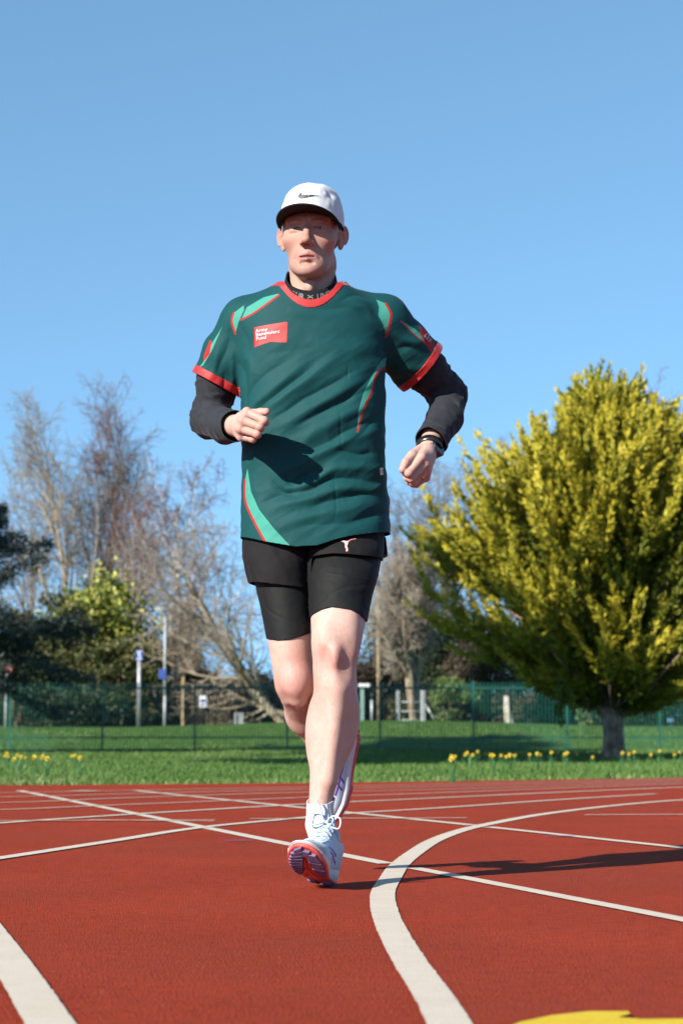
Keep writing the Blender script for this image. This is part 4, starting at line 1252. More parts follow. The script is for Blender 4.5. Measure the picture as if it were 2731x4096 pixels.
# hands
def finger(q, pts, r, k=.0035): return chain(q, pts, r, k)
HR = dict(W=P(947, 1704, 4.850),
    mcp=[P(988, 1648, 4.768), P(970, 1682, 4.757), P(962, 1715, 4.763), P(965, 1746, 4.779)],
    pip=[P(1057, 1683, 4.750), P(1040, 1708, 4.744), P(1029, 1737, 4.750), P(1011, 1757, 4.767)],
    dip=[P(1062, 1690, 4.778), P(1044, 1713, 4.773), P(1031, 1740, 4.778), P(1013, 1758, 4.792)],
    tip=[P(1015, 1690, 4.795), P(1003, 1712, 4.790), P(995, 1736, 4.793), P(985, 1752, 4.803)],
    th=[P(968, 1672, 4.832), P(1012, 1657, 4.805), P(1042, 1650, 4.783), P(1066, 1647, 4.772)])
HL = dict(W=P(1715, 1786, 4.985),
    mcp=[P(1686, 1829, 4.905), P(1701, 1855, 4.915), P(1705, 1885, 4.932), P(1701, 1910, 4.953)],
    pip=[P(1634, 1893, 4.884), P(1645, 1914, 4.897), P(1653, 1929, 4.916), P(1664, 1937, 4.940)],
    dip=[P(1617, 1888, 4.905), P(1628, 1912, 4.920), P(1637, 1928, 4.938), P(1650, 1937, 4.958)],
    tip=[P(1640, 1868, 4.925), P(1650, 1886, 4.937), P(1658, 1903, 4.950), P(1666, 1916, 4.965)],
    th=[P(1684, 1803, 4.955), P(1648, 1822, 4.908), P(1622, 1850, 4.888), P(1609, 1879, 4.884)])
FR = [(.0110, .0097, .0088, .0080), (.0112, .0098, .0090, .0082), (.0107, .0094, .0086, .0078), (.0098, .0083, .0076, .0070)]
ELB_R, ELB_L = P(838, 1676, 5.09), P(1797, 1580, 5.17)
def hand_sdf(q, H, elbow):
    W = H['W']
    d = cone(q, W + (W - elbow) * -.25, W, .030, .0255)
    for i in range(4):
        d = smin(d, cone(q, W, H['mcp'][i], .020, .0125), .012)
    d = smin(d, cone(q, (W + H['mcp'][1]) / 2, (H['mcp'][1] + H['tip'][1]) / 2, .020, .018), .012)
    for i in range(4):
        f = finger(q, [H['mcp'][i], H['pip'][i], H['dip'][i], H['tip'][i]], FR[i])
        f = smin(f, ell(q, H['pip'][i], (FR[i][1] * 1.07,) * 3), .003)
        d = smin(d, f, .0016)
    t = H['th']
    th = chain(q, t, (.017, .0125, .0105, .0092), .004)
    d = smin(d, th, .0035)
    return d

# legs: sections read down the limb as (pixel row, centre, half width in m, distance, half depth)
def rows(lst, extra=0.0):
    out = []
    for py, cx, a, d, b in lst:
        w = P(cx, py, d); out.append((w[2], w[0], d, a + extra, b + extra))
    return out
LEG_L = [(2050, 1385, .078, 5.01, .078), (2180, 1384, .088, 4.99, .088), (2300, 1372, .084, 4.94, .094), (2400, 1360, .074, 4.91, .084), (2500, 1352, .0665, 4.882, .073),
         (2596, 1342, .0575, 4.862, .063), (2660, 1338, .0530, 4.855, .058), (2755, 1341, .0530, 4.862, .056), (2819, 1341, .0585, 4.875, .060),
         (2899, 1335, .0615, 4.885, .063), (2946, 1329, .0590, 4.885, .062), (3010, 1318, .0510, 4.880, .055), (3073, 1305, .0400, 4.868, .046),
         (3169, 1288, .0305, 4.850, .038), (3233, 1280, .0275, 4.840, .036), (3300, 1284, .030, 4.828, .038), (3360, 1288, .026, 4.818, .036)]
LEG_R = [(2050, 1140, .078, 5.02, .080), (2180, 1136, .084, 5.01, .090), (2330, 1137, .070, 4.99, .088), (2440, 1149, .0625, 4.965, .076), (2555, 1160, .0555, 4.945, .066),
         (2640, 1168, .0525, 4.935, .060), (2700, 1178, .0510, 4.930, .057), (2760, 1192, .0470, 4.938, .050), (2800, 1205, .036, 4.955, .036)]
ROW_L, ROW_R = rows(LEG_L), rows(LEG_R)
KNEE_R, ANK_R = P(1193, 2745, 4.945), P(1304, 2985, 5.265)
def leg_l(q):
    d = loft(q, ROW_L)
    d = smin(d, ell(q, P(1343, 2625, 4.805), (.026, .020, .029)), .014)          # kneecap
    d = smin(d, ell(q, P(1343, 2735, 4.815), (.014, .014, .028)), .016)
    d = smin(d, ell(q, P(1298, 2555, 4.835), (.022, .022, .04)), .03)            # inner thigh muscle above the knee
    d = smin(d, ell(q, P(1400, 2530, 4.84), (.018, .022, .05)), .03)
    d = smax(d, -ell(q, P(1392, 2655, 4.790), (.010, .013, .035)), .036)
    d = smax(d, -ell(q, P(1296, 2655, 4.797), (.011, .014, .030)), .024)
    d = smin(d, ell(q, P(1268, 2930, 4.90), (.022, .04, .075)), .03)             # calf, inner head
    d = smin(d, cone(q, P(1352, 2760, 4.82), P(1312, 3120, 4.825), .018, .012), .03)  # shin
    d = smin(d, ell(q, P(1258, 3300, 4.825), (.012, .012, .012)), .015)
    return d
def leg_r(q):
    d = loft(q, ROW_R)
    a = ANK_R - KNEE_R
    d = smin(d, chain(q, [KNEE_R, KNEE_R + a * .35 + np.array([0, .012, -.012]), KNEE_R + a * .75, ANK_R, ANK_R + a * .1], (.050, .056, .042, .032, .03), .02), .03)
    d = smin(d, ell(q, P(1181, 2735, 4.884), (.026, .022, .034)), .03)
    d = smin(d, ell(q, P(1192, 2795, 4.905), (.018, .018, .02)), .02)
    return d
TORSO = [(1225, 1250, .10, 5.02, .06), (1300, 1250, .165, 5.0, .095), (1500, 1250, .165, 5.0, .103), (1750, 1255, .155, 5.0, .10), (1950, 1260, .155, 5.0, .098), (2100, 1262, .155, 5.01, .085), (2180, 1262, .14, 5.01, .08)]
ROW_T = rows(TORSO)
SH_R, SH_L = P(978, 1300, 5.03), P(1545, 1290, 5.03)
def trunk_sdf(q):
    d = loft(q, ROW_T, 2.3)
    d = smin(d, cone(q, P(1250, 1215, 5.03), SH_R + [0,0,-.02], .036, .045), .03)
    d = smin(d, cone(q, P(1250, 1215, 5.03), SH_L + [0,0,-.02], .036, .045), .03)
    d = smin(d, cone(q, P(1246, 1130, 5.03), P(1250, 1230, 5.03), .050, .052), .03)
    for s, e, w in ((SH_R, ELB_R, HR['W']), (SH_L, ELB_L, HL['W'])):
        d = smin(d, chain(q, [s, e, w], (.048, .036, .026), .02), .02)
    d = smin(d, leg_l(q), .02); d = smin(d, leg_r(q), .004)
    return d

def build_body():
    parts = []
    V, Q = surf(head_sdf, HC + [-.13, -.16, -.215], HC + [.13, .16, .14], .0020, .005); parts.append((V, Q, 'head'))
    V, Q = surf(trunk_sdf, (-.42, 4.70, .05), (.42, 5.42, P(0, 1150, 5.0)[2]), .0046, .012); parts.append((V, Q, 'trunk'))
    for H, e, nm in ((HR, ELB_R, 'hr'), (HL, ELB_L, 'hl')):
        pts = np.array([H['W'] + (e - H['W']) * .2] + H['mcp'] + H['pip'] + H['dip'] + H['tip'] + H['th'])
        V, Q = surf(lambda q: hand_sdf(q, H, e), pts.min(0) - .035, pts.max(0) + .035, .0014, .006); parts.append((V, Q, nm))
    Vs, Qs, A = [], [], {k: [] for k in ('tan', 'blush', 'lip', 'brow', 'stub')}
    n = 0
    for V, Q, nm in parts:
        Vs.append(V); Qs.append(Q + n); n += len(V)
        z = np.zeros(len(V)); a = {k: z.copy() for k in A}
        if nm == 'head':
            q = to_head(V); s = q.copy(); s[:, 0] = np.abs(s[:, 0])
            gs = lambda c, r: np.exp(-(((s - np.array(c)) / np.array(r)) ** 2).sum(1))
            a['tan'] = np.clip((q[:, 2] + .15) / .05, .55, 1)
            a['blush'] = .22 * gs((.042, -.07, -.030), (.026, .03, .022)) + .55 * gs((0, -.112, -.035), (.016, .02, .016)) + .5 * gs((.085, .012, -.01), (.015, .03, .04)) + .25 * gs((0, -.085, -.105), (.02, .02, .02)) + .25 * gs((0, -.03, -.17), (.06, .05, .03))
            lo = np.minimum(line_d(s[:, 0], s[:, 2], [(0, -.0695), (.023, -.076)]) - .0046, line_d(s[:, 0], s[:, 2], [(0, -.0832), (.021, -.0785)]) - .0056)
            a['lip'] = np.clip(-lo / .0015, 0, 1) * (q[:, 1] < -.075) * .8
            bd = line_d(s[:, 0], s[:, 2], [(.012, .0150), (.030, .0205), (.050, .0165)]) - .0036
            a['brow'] = np.clip(-bd / .0025, 0, 1) * (q[:, 1] < -.055) * .62
            ld_ = line_d(s[:, 0], s[:, 2], [(.0175, -.0020), (.025, .0012), (.033, .0012), (.0445, -.0025)]) - .0012
            a['brow'] = np.maximum(a['brow'], np.clip(-ld_ / .001 + .6, 0, 1) * (q[:, 1] < -.06) * .9)
            a['stub'] = .55 * np.clip(gs((.03, -.07, -.085), (.04, .05, .032)), 0, 1)
        elif nm == 'trunk':
            for c, r, f in ((P(1340, 2640, 4.81), .055, .42), (P(1180, 2745, 4.88), .05, .55), (P(1300, 3220, 4.8), .05, .2), (P(1180, 2620, 4.88), .05, .25)):
                a['blush'] += f * np.exp(-((V - c) ** 2).sum(1) / r ** 2)
            a['tan'] += .12
        else:
            H = HR if nm == 'hr' else HL
            a['tan'] += .35
            for c in H['mcp'] + H['pip'] + [H['th'][2], H['th'][3]]:
                a['blush'] = np.maximum(a['blush'], .5 * np.exp(-((V - c) ** 2).sum(1) / .013 ** 2))
        for k in A: A[k].append(a[k])
    me = mesh_np('body', np.concatenate(Vs) - PL, np.concatenate(Qs))
    for k in A: attr(me, k, np.concatenate(A[k]))
    link('body', me, M_SKIN, person)
    # fine hair on the legs
    V, Q = parts[1][0], parts[1][1]; nn = vnormals(V, Q); g = np.random.default_rng(77)
    ok = np.where((V[:, 2] < np.where(V[:, 0] > P(1243, 2500, 4.85)[0], P(0, 2492, 4.85)[2], P(0, 2580, 4.9)[2])) & (V[:, 2] > P(0, 3200, 4.85)[2]))[0]
    k = g.choice(ok, 10000); p = V[k] + g.normal(0, .0015, (10000, 3)); n = nn[k]
    t = unit(np.array([0, 0, -1.0]) - n * (-n[:, 2:3]) + g.normal(0, .35, (10000, 3))); h = unit(t + n * .45); L = (.006 + .007 * g.random(10000))[:, None]
    sd = unit(np.cross(h, n)) * .00014
    W = np.stack([p - sd, p + sd, p + h * L], 1).reshape(-1, 3)
    o = plink('leg_hair', W, np.arange(30000).reshape(-1, 3), noisy('body_hair', (.16, .10, .065, 1), (.28, .19, .13, 1), 60, .6), None, False); tag(o, kind='stuff')
build_body()

# ---- eyes, teeth, hair
def ball(c, r, n=20, m=14, sc=(1, 1, 1)):
    th = np.linspace(0, math.pi, m + 1); ph = np.arange(n) * 2 * math.pi / n
    V = np.array([(r * math.sin(t) * math.cos(p) * sc[0], r * math.sin(t) * math.sin(p) * sc[1], r * math.cos(t) * sc[2]) for t in th for p in ph]) + np.asarray(c)
    Q = np.array([(i * n + j, (i + 1) * n + j, (i + 1) * n + (j + 1) % n, i * n + (j + 1) % n) for i in range(m) for j in range(n)])
    return V, Q
def eye_mat():
    m, nt, bs = mat_new('eye'); a = N(nt, 'ShaderNodeAttribute', attribute_name='iris')
    r = ramp(nt, [(0, (.45, .41, .39, 1)), (.55, (.40, .36, .34, 1)), (.62, (.02, .028, .034, 1)), (.86, (.035, .05, .062, 1)), (.92, (.0029, .0029, .0029, 1))])
    nt.links.new(a.outputs['Fac'], r.inputs[0]); nt.links.new(r.outputs[0], bs.inputs['Base Color'])
    bs.inputs['Roughness'].default_value = .08; return m
M_EYE = eye_mat()
for sx in (-1, 1):
    V, Q = ball((sx * .0305, -.0745, -.0010), .0121, 32, 24)
    look = unit(np.array([.02, -1, -.10])); dirs = unit(V - np.array([sx * .0305, -.0745, -.0010]))
    me = mesh_np('eye', from_head(V) - PL, Q); ang = np.arccos(np.clip(dirs @ look, -1, 1))
    attr(me, 'iris', np.clip(1 - ang / 1.25, 0, 1)); link('eye', me, M_EYE, person)
V, Q = [], []
mb = MB()
for k in range(-4, 5):
    x = k * .0044 + .001; y = -.0850 + .55 * abs(x) ** 1.6 * 4
    mb.box((x, y, -.0738), (.0020, .003, .0034 if abs(k) < 3 else .0028))
mb.v = [from_head(v) - PL for v in mb.v]
mb.build('teeth', noisy('teeth', (.4464, .4032, .3312, 1), (.504, .468, .396, 1), 60, .25), person, bevel=.0006)

def build_hair():
    """short grey hair below the cap, round the sides and back"""
    def f(p):
        q = to_head(p); s = q.copy(); s[:, 0] = np.abs(s[:, 0])
        return ell(s, (0, .016, .030), (.0795, .0990, .089)) + .0018 * hash_noise(q * [1, 1, .5], 420, 4)
    V, Q = surf(f, HC + [-.1, -.1, -.06], HC + [.1, .13, .07], .0022)
    q = to_head(V)
    front = np.interp(q[:, 2], [-.06, -.022, .0, .02, .06], [.03, -.004, -.028, -.042, -.05]) + .0035 * hash_noise(q, 300, 7)
    g = np.maximum(front - q[:, 1], q[:, 2] - .055)
    V, T = clip(V, Q, g)
    q = to_head(V); V, T = clip(V, T, np.interp(q[:, 1], [-.05, .02, .06, .12], [-.03, -.022, -.06, -.075]) + .003 * hash_noise(q, 260, 9) - q[:, 2])
    plink('hair', V, T, M_HAIR)
build_hair()

# ---- cap (modelled in head space, tilted a little back on the head)
CAPR = np.array(Matrix.Rotation(R(3.0), 3, 'X') @ Matrix.Rotation(R(2.5), 3, 'Y'))
def from_cap(q): return from_head((np.asarray(q, float) - [0, .012, .03]) @ CAPR.T + [0, .012, .03])
def rim_z(ph):  # height of the cap's lower edge, ph = 0 at the forehead, pi at the back
    return .047 - .052 * (1 - np.cos(ph)) / 2 - .004 * np.sin(ph) ** 2
def crown_pt(ph, t):
    """ph round the head, t = 0 at the rim .. 1 at the button"""
    a, b = .0835, .1040
    zt = .1300; z0 = rim_z(ph)
    u = t * math.pi / 2
    bulge = np.cos(u) ** .62
    x = np.sin(ph) * a * bulge; y = -np.cos(ph) * b * bulge + .012
    z = z0 + (zt - z0) * np.sin(u) ** .92
    return np.stack([x, y, z], -1)
def build_cap():
    cap = empty('cap', person.location * 0, person)
    nph, nt_ = 144, 40
    ph = np.arange(nph) * 2 * math.pi / nph; t = np.linspace(0, .995, nt_)
    PH, T = np.meshgrid(ph, t, indexing='ij')
    X = crown_pt(PH, T)
    c = np.array([0, .012, .05]); nr = unit(X - c)
    q = X.reshape(-1, 3)
    w = .0016 * hash_noise(q * [1, 1, .6], 42, 2) + .0011 * hash_noise(q, 95, 5)
    for a in (0, math.pi / 3, -math.pi / 3, 2 * math.pi / 3, -2 * math.pi / 3, math.pi):       # panel seams
        dd = np.abs((PH - a + math.pi) % (2 * math.pi) - math.pi).ravel() * .09 * (1 - T.ravel() * .8)
        w -= .0007 * np.exp(-(dd / .0016) ** 2)
    dent = np.exp(-(((q - np.array([.058, -.045, .098])) / [.022, .03, .018]) ** 2).sum(1))
    w -= .006 * dent * (1 + .8 * hash_noise(q, 60, 8))
    dent2 = np.exp(-(((q - np.array([.07, -.03, .07])) / [.02, .022, .016]) ** 2).sum(1)); w -= .0035 * dent2
    X = (q + nr.reshape(-1, 3) * w[:, None])
    i = np.arange(nph * nt_).reshape(nph, nt_)
    Q = np.stack([i, np.roll(i, -1, 0), np.roll(np.roll(i, -1, 0), -1, 1), np.roll(i, -1, 1)], -1)[:, :-1].reshape(-1, 4)
    W = from_cap(X); plink('crown', W, Q, M_CAP, cap)
    bv = bvh_of(W, Q)
    top = from_cap([[0, .012, .1312]])[0]; V, Qb = ball(top, .007, 14, 8, (1, 1, .45)); plink('button', V, Qb, M_CAP, cap)
    # black sweatband edge along the sides and back, seen under the rim
    ph2 = np.linspace(0, 2 * math.pi, 145)[:-1]
    A_ = crown_pt(ph2, np.full_like(ph2, .015)); B_ = A_ + np.stack([-np.sin(ph2) * .002, np.cos(ph2) * .002, -.0085 - .004 * np.sin(ph2 / 2) ** 2], -1)
    A2 = A_ * [.985, .985, 1]; B2 = B_ * [.975, .975, 1]
    n = len(ph2); V = np.concatenate([A_, B_, B2, A2]); j = np.arange(n); k = np.roll(j, -1)
    Qs = np.concatenate([np.stack([j + a * n, k + a * n, k + ((a + 1) % 4) * n, j + ((a + 1) % 4) * n], -1) for a in range(4)])
    plink('sweatband', from_cap(V), Qs, M_BLACKBAND, cap)
    # brim: an arched, forward sheet
    nu, nv = 49, 12
    u = np.linspace(-1, 1, nu); v = np.linspace(0, 1, nv)
    U, Vv = np.meshgrid(u, v, indexing='ij')
    phb = U * 1.16
    inner = crown_pt(phb, np.full_like(phb, .0)) * [.985, .985, 1] + [0, 0, -.003]
    Lb = .076 * (1 - np.abs(U) ** 2.6) + .006
    out = np.stack([np.sin(phb * .28), -np.cos(phb * .28), np.zeros_like(phb)], -1)
    arch = -.016 * np.abs(U) ** 1.8 * Vv ** .8 + .004 * Vv - .002 * np.abs(U) ** 3
    S = inner + out * (Lb * Vv)[..., None]; S[..., 2] += arch
    S = S.reshape(-1, 3)
    i = np.arange(nu * nv).reshape(nu, nv)
    Qt = np.stack([i[:-1, :-1], i[:-1, 1:], i[1:, 1:], i[1:, :-1]], -1).reshape(-1, 4)
    brim = plink('brim', from_cap(S + [0, 0, .0018]), Qt, M_CAP, cap)
    plink('brim_underside', from_cap(S - [0, 0, .0018]), Qt[:, ::-1], M_BLACKBAND, brim)
    edge = catmull(S.reshape(nu, nv, 3)[:, -1][::2], 3)
    mb = MB().tube(from_cap(edge + np.array([0, -.0004, 0])) - PL, .0031, 8); mb.build('edge_binding', M_BLACKBAND, brim, True)
    # tick-shaped mark on the front panel
    sw = np.array([(0, .42), (.02, .60), (.10, .98), (.13, 1.0), (.11, .80), (.12, .62), (.20, .50), (.36, .48), (.60, .50), (1.0, .44), (.80, .38), (.60, .30), (.36, .14), (.18, .02), (.08, .0), (.02, .10)])
    sw = catmull(np.concatenate([sw, sw[:1]]), 5)[:-1]
    V2, T2 = fine_poly(sw * [86, -24] + [1194, 785], 1.6)
    P3 = np.array([P(x, y, 4.88) for x, y in V2])
    L3 = lay(bv, P3, (0, 1, .1), .0026); plink('tick_mark', L3, T2, M_BLACKPRINT, cap)
    return cap
build_cap()
# ------------------------------------------------------------------ T-shirt
def C2(x, y): return np.array([740 + .7398 * x, 1050 + .7398 * y])       # from the enlarged view of the torso to photograph pixels
TD = 4.90
def XZ(px, py, d=TD):
    w = P(px, py, d); return np.array([w[0], w[2]])
def XZ2(x, y, d=TD): return XZ(*C2(x, y), d)
SHIRT = [(1080, 1247, .0775, 5.006, .095), (1135, 1245, .0800, 5.004, .101), (1180, 1246, .128, 5.004, .104), (1240, 1247, .172, 5.0, .109), (1350, 1247, .186, 5.0, .116), (1450, 1249, .187, 5.0, .121), (1560, 1250, .186, 5.0, .123),
         (1700, 1254, .182, 5.0, .122), (1850, 1257, .182, 5.0, .121), (2000, 1262, .186, 5.0, .121), (2135, 1260, .188, 4.997, .126), (2260, 1260, .190, 4.995, .128)]
ROW_S = rows(SHIRT)
SLV_R = [P(985, 1292, 5.02), P(918, 1420, 5.045), P(862, 1538, 5.07), P(835, 1600, 5.08)]
SLV_L = [P(1532, 1285, 5.02), P(1610, 1385, 5.06), P(1690, 1474, 5.105), P(1745, 1530, 5.13)]
def shirt_sdf(q):
    d = loft(q, ROW_S, 2.35)
    d = smin(d, cone(q, P(1160, 1195, 5.02), SLV_R[0], .036, .058), .045)
    d = smin(d, cone(q, P(1335, 1195, 5.02), SLV_L[0], .036, .058), .045)
    d = smin(d, chain(q, SLV_R, (.066, .0655, .0635, .063), .02), .030)
    d = smin(d, chain(q, SLV_L, (.066, .0675, .0705, .071), .02), .030)
    return d
FOLDS = [  # polylines in the enlarged torso view, half width (m), height (m)
    ([(262, 470), (300, 560), (318, 660), (322, 780)], .008, -.007), ([(300, 470), (350, 560), (350, 700)], .010, .004),
    ([(330, 800), (470, 690), (640, 560)], .013, .0075), ([(320, 720), (440, 600), (600, 500)], .012, -.006),
    ([(430, 790), (600, 680), (820, 520)], .013, .008), ([(380, 800), (520, 700), (700, 570)], .009, -.007),
    ([(480, 850), (650, 740), (900, 600)], .010, -.009), ([(520, 900), (700, 790), (950, 640)], .012, .008),
    ([(610, 890), (770, 800), (980, 690)], .010, -.009), ([(620, 985), (800, 865), (960, 780)], .014, .008),
    ([(640, 1050), (820, 940), (1010, 850)], .012, -.009), ([(500, 1130), (640, 1080), (850, 970), (1040, 900)], .014, .008),
    ([(540, 1150), (590, 1195), (660, 1150), (780, 1120)], .008, -.009), ([(570, 1215), (690, 1190), (830, 1120), (1060, 1120)], .012, .008),
    ([(640, 1240), (800, 1180), (900, 1170), (1070, 1180)], .010, -.010), ([(820, 1010), (930, 1040), (1020, 1030)], .010, -.008),
    ([(470, 1340), (650, 1290), (850, 1225), (1060, 1215)], .014, .008), ([(680, 1330), (850, 1275), (1070, 1225)], .010, -.009),
    ([(450, 1430), (700, 1380), (1000, 1300)], .014, .006), ([(880, 1400), (1000, 1375), (1100, 1345)], .009, -.007),
    ([(620, 1440), (820, 1420), (1000, 1390)], .012, -.005), ([(430, 1290), (560, 1250), (660, 1230)], .010, -.006), ([(470, 1180), (520, 1230), (600, 1260)], .009, -.007),
    ([(700, 262), (860, 248), (1000, 290)], .012, -.004), ([(560, 250), (640, 280), (800, 290)], .014, .003), ([(830, 215), (930, 170), (1010, 180)], .008, -.004),
    ([(880, 250), (980, 240), (1060, 330)], .010, .004), ([(1085, 480), (1040, 600), (900, 740)], .012, .005), ([(1080, 540), (990, 640), (860, 760)], .009, -.006),
    ([(420, 900), (400, 1000), (360, 1080)], .015, .005), ([(1060, 800), (980, 900), (900, 960)], .010, -.006), ([(700, 460), (880, 470), (1060, 420)], .02, .004),
    ([(400, 500), (560, 480), (720, 470)], .02, -.003), ([(280, 300), (330, 420), (300, 500)], .012, -.004), ([(360, 1180), (400, 1320), (480, 1420)], .02, .004),
    ([(230, 330), (215, 450), (160, 560)], .010, -.006), ([(170, 440), (150, 540), (110, 600)], .009, .004), ([(255, 430), (250, 560), (225, 660)], .009, .005), ([(200, 560), (190, 640), (170, 680)], .008, -.006),
    ([(1150, 420), (1230, 420), (1330, 470)], .009, -.006), ([(1130, 560), (1200, 530), (1320, 500)], .010, .005), ([(1120, 600), (1190, 580), (1290, 560)], .008, -.007), ([(1120, 340), (1190, 380), (1290, 400)], .010, .004),
    ([(838, 800), (836, 1010)], .0022, -.0018), ([(815, 1150), (812, 1400)], .0022, -.0018), ([(884, 560), (880, 660)], .002, -.0015)]
FOLDS = [(catmull([XZ2(*p) for p in f], 5), s, a) for f, s, a in FOLDS]
def folds(V, nrm):
    x, z = V[:, 0], V[:, 2]
    xw = x + .006 * hash_noise(V, 18, 3); zw = z + .006 * hash_noise(V, 18, 4)
    h = np.zeros(len(V))
    for pts, s, a in FOLDS:
        m = len(pts) - 1
        best = np.full(len(x), 1e9); tt = np.zeros(len(x))
        for i in range(m):
            d, t = seg_d(xw, zw, pts[i], pts[i + 1])
            b = d < best; best = np.where(b, d, best); tt = np.where(b, (i + t) / m, tt)
        h += a * np.exp(-(best / s) ** (2 if a > 0 else 1.25)) * np.clip(np.sin(np.pi * np.clip(tt * .94 + .03, 0, 1)), 0, 1) ** .5
    # finer gathers that run the same slanting way
    c, s_ = math.cos(R(33)), math.sin(R(33))
    u = x * c + z * s_; v = -x * s_ + z * c
    q = np.c_[u * .30, V[:, 1] * .4, v]
    low = np.clip((1.46 - z) / .25, .15, 1)
    rg = (1 - np.abs(hash_noise(q, 30, 12))) ** 2 - .4
    h += low * (.0016 * rg + .0010 * ((1 - np.abs(hash_noise(q, 62, 15))) ** 3 - .25) + .0005 * hash_noise(q, 75, 13))
    h += .0006 * hash_noise(V, 30, 14)
    back = .007 * hash_noise(V * [1, 1, .7], 16, 20) + .004 * hash_noise(np.c_[V[:, 0] + V[:, 2] * .5, V[:, 1], V[:, 2]], 34, 21)
    f = np.clip(-nrm[:, 1] * 1.4 + .25, 0, 1)
    return h * .95 * f + back * (1 - f)
HEM = np.array([XZ(*p) for p in ((930, 2132), (966, 2140), (1060, 2167), (1180, 2190), (1270, 2186), (1340, 2162), (1400, 2147), (1460, 2136), (1556, 2120), (1600, 2116))])
NF, NS = P(1241, 1203, 4.905), P(1120, 1140, 5.004)
N_SL = (NS[2] - NF[2]) / (NS[1] - NF[1])
def neck_plane(V):
    """height above the rim of the neckline: a rounded U in front, level behind"""
    x = np.abs(V[:, 0] - P(1246, 1140, 5.004)[0]) / .080
    u = np.where(V[:, 1] < 5.01, np.clip(x, 0, 1.0) ** 2.1, 1.0 + .12 * np.clip((V[:, 1] - 5.01) / .05, 0, 1))
    return (V[:, 2] - NF[2] - (NS[2] - NF[2]) * u) * .9
NC = (P(1246, 1140, 5.004)[0], 5.004)
def neck_cut(V):
    """negative inside the opening for the neck"""
    x = (V[:, 0] - NC[0]); y = V[:, 1] - NC[1]; r = np.sqrt((x / .0865) ** 2 + (y / .135) ** 2); l = np.hypot(x, y)
    c = np.where(r > .2, l * (1 - 1 / np.maximum(r, .2)), -.05)
    return smax(-neck_plane(V), c, .006)
def cut_sleeve(V, c, n): return np.where(np.linalg.norm(V - c, axis=1) < .14, (V - c) @ n, -1.0)
SR_C, SL_C = P(862, 1536, 5.07), P(1689, 1473, 5.105)
SR_N = unit(np.array([-.44, .10, -.80])); SL_N = unit(np.array([.66, .25, -.52]))
def build_shirt():
    V, Q = surf(shirt_sdf, (-.45, 4.84, P(0, 2235, 5)[2]), (.42, 5.30, P(0, 1070, 5.0)[2]), .0030, .012)
    nrm = vnormals(V, Q)
    V = V + nrm * folds(V, nrm)[:, None]
    # sag of the loose back/side hem
    V, T = clip(V, Q, np.interp(V[:, 0], HEM[:, 0], HEM[:, 1]) - V[:, 2])
    V, T = clip(V, T, -neck_cut(V))
    V, T = clip(V, T, np.where(np.hypot(V[:, 0] - NC[0], V[:, 1] - NC[1]) < .15, V[:, 2] - NS[2] - .004, -1.0))
    V, T = clip(V, T, cut_sleeve(V, SR_C, SR_N))
    V, T = clip(V, T, cut_sleeve(V, SL_C, SL_N))
    x, z = V[:, 0], V[:, 2]
    nrm = vnormals(V, T)
    mint = np.full(len(V), 1.0); red = np.full(len(V), 1.0)
    fr = nrm[:, 1] < .25
    def poly(d, pts, dd=TD): return np.minimum(d, np.where(fr, poly_sd(x, z, [XZ2(*p, dd) for p in pts]), 1))
    def stroke(d, pts, w, dd=TD): return np.minimum(d, np.where(fr, line_d(x, z, catmull([XZ2(*p, dd) for p in pts], 5)) - w, 1))
    mint = poly(mint, [(505, 165), (425, 178), (330, 222), (300, 290), (365, 262), (435, 222), (508, 176)])
    mint = poly(mint, [(256, 250), (314, 208), (314, 240), (285, 300), (266, 358), (248, 300)])
    mint = poly(mint, [(1035, 172), (1090, 198), (1114, 250), (1110, 300), (1090, 372), (1074, 320), (1045, 268), (1050, 220)])
    mint = poly(mint, [(1094, 470), (1035, 560), (1005, 620), (962, 710), (936, 810), (930, 915), (945, 880), (968, 785), (1008, 695), (1030, 600), (1084, 542)])
    mint = poly(mint, [(334, 1100), (316, 1180), (318, 1260), (345, 1340), (400, 1450), (446, 1530), (590, 1560), (480, 1440), (400, 1335), (354, 1230)])
    mint = poly(mint, [(208, 362), (150, 450), (120, 520), (78, 566), (100, 560), (150, 490)], 5.02)
    mint = poly(mint, [(1160, 352), (1235, 380), (1385, 480), (1380, 488), (1300, 460), (1240, 420)], 5.05)
    red = stroke(red, [(508, 174), (435, 224), (365, 264), (298, 290)], .0026)
    red = stroke(red, [(258, 248), (247, 292), (266, 360)], .0026)
    red = stroke(red, [(1086, 196), (1114, 250), (1110, 300), (1090, 374)], .0030)
    red = stroke(red, [(1086, 540), (1032, 600), (1010, 692), (970, 780), (932, 918)], .0024)
    red = stroke(red, [(318, 1160), (318, 1260), (345, 1342), (400, 1452), (448, 1534)], .0028)
    red = poly(red, [(140, 425), (150, 440), (138, 505), (100, 545), (106, 500), (125, 460)], 5.02)
    red = poly(red, [(1262, 368), (1288, 362), (1350, 450), (1326, 498), (1266, 412)], 5.06)
    red = stroke(red, [(1162, 354), (1235, 412), (1300, 458)], .0016, 5.05)
    me = mesh_np('shirt', V - PL, T); attr(me, 'mint', mint); attr(me, 'red', red)
    sh = link('shirt', me, M_SHIRT, person)
    so = sh.modifiers.new('cloth', 'SOLIDIFY'); so.thickness = .0016; so.offset = -1
    # raised red bands at collar and sleeve ends, a stitched hem
    def band(nm, g0, g1, mat, off=.0012):
        b, t = clip(V, T, g0(V)); b, t = clip(b, t, g1(b))
        b = b + vnormals(b, t) * off
        o = plink(nm, b, t, mat, sh); m = o.modifiers.new('cloth', 'SOLIDIFY'); m.thickness = .0024; m.offset = -1
    band('collar_trim', lambda v: -neck_cut(v) - .0012, lambda v: np.where((v[:, 2] > NF[2] - .06) & (v[:, 1] < 5.05), neck_cut(v) - .0185, 1), M_RED)
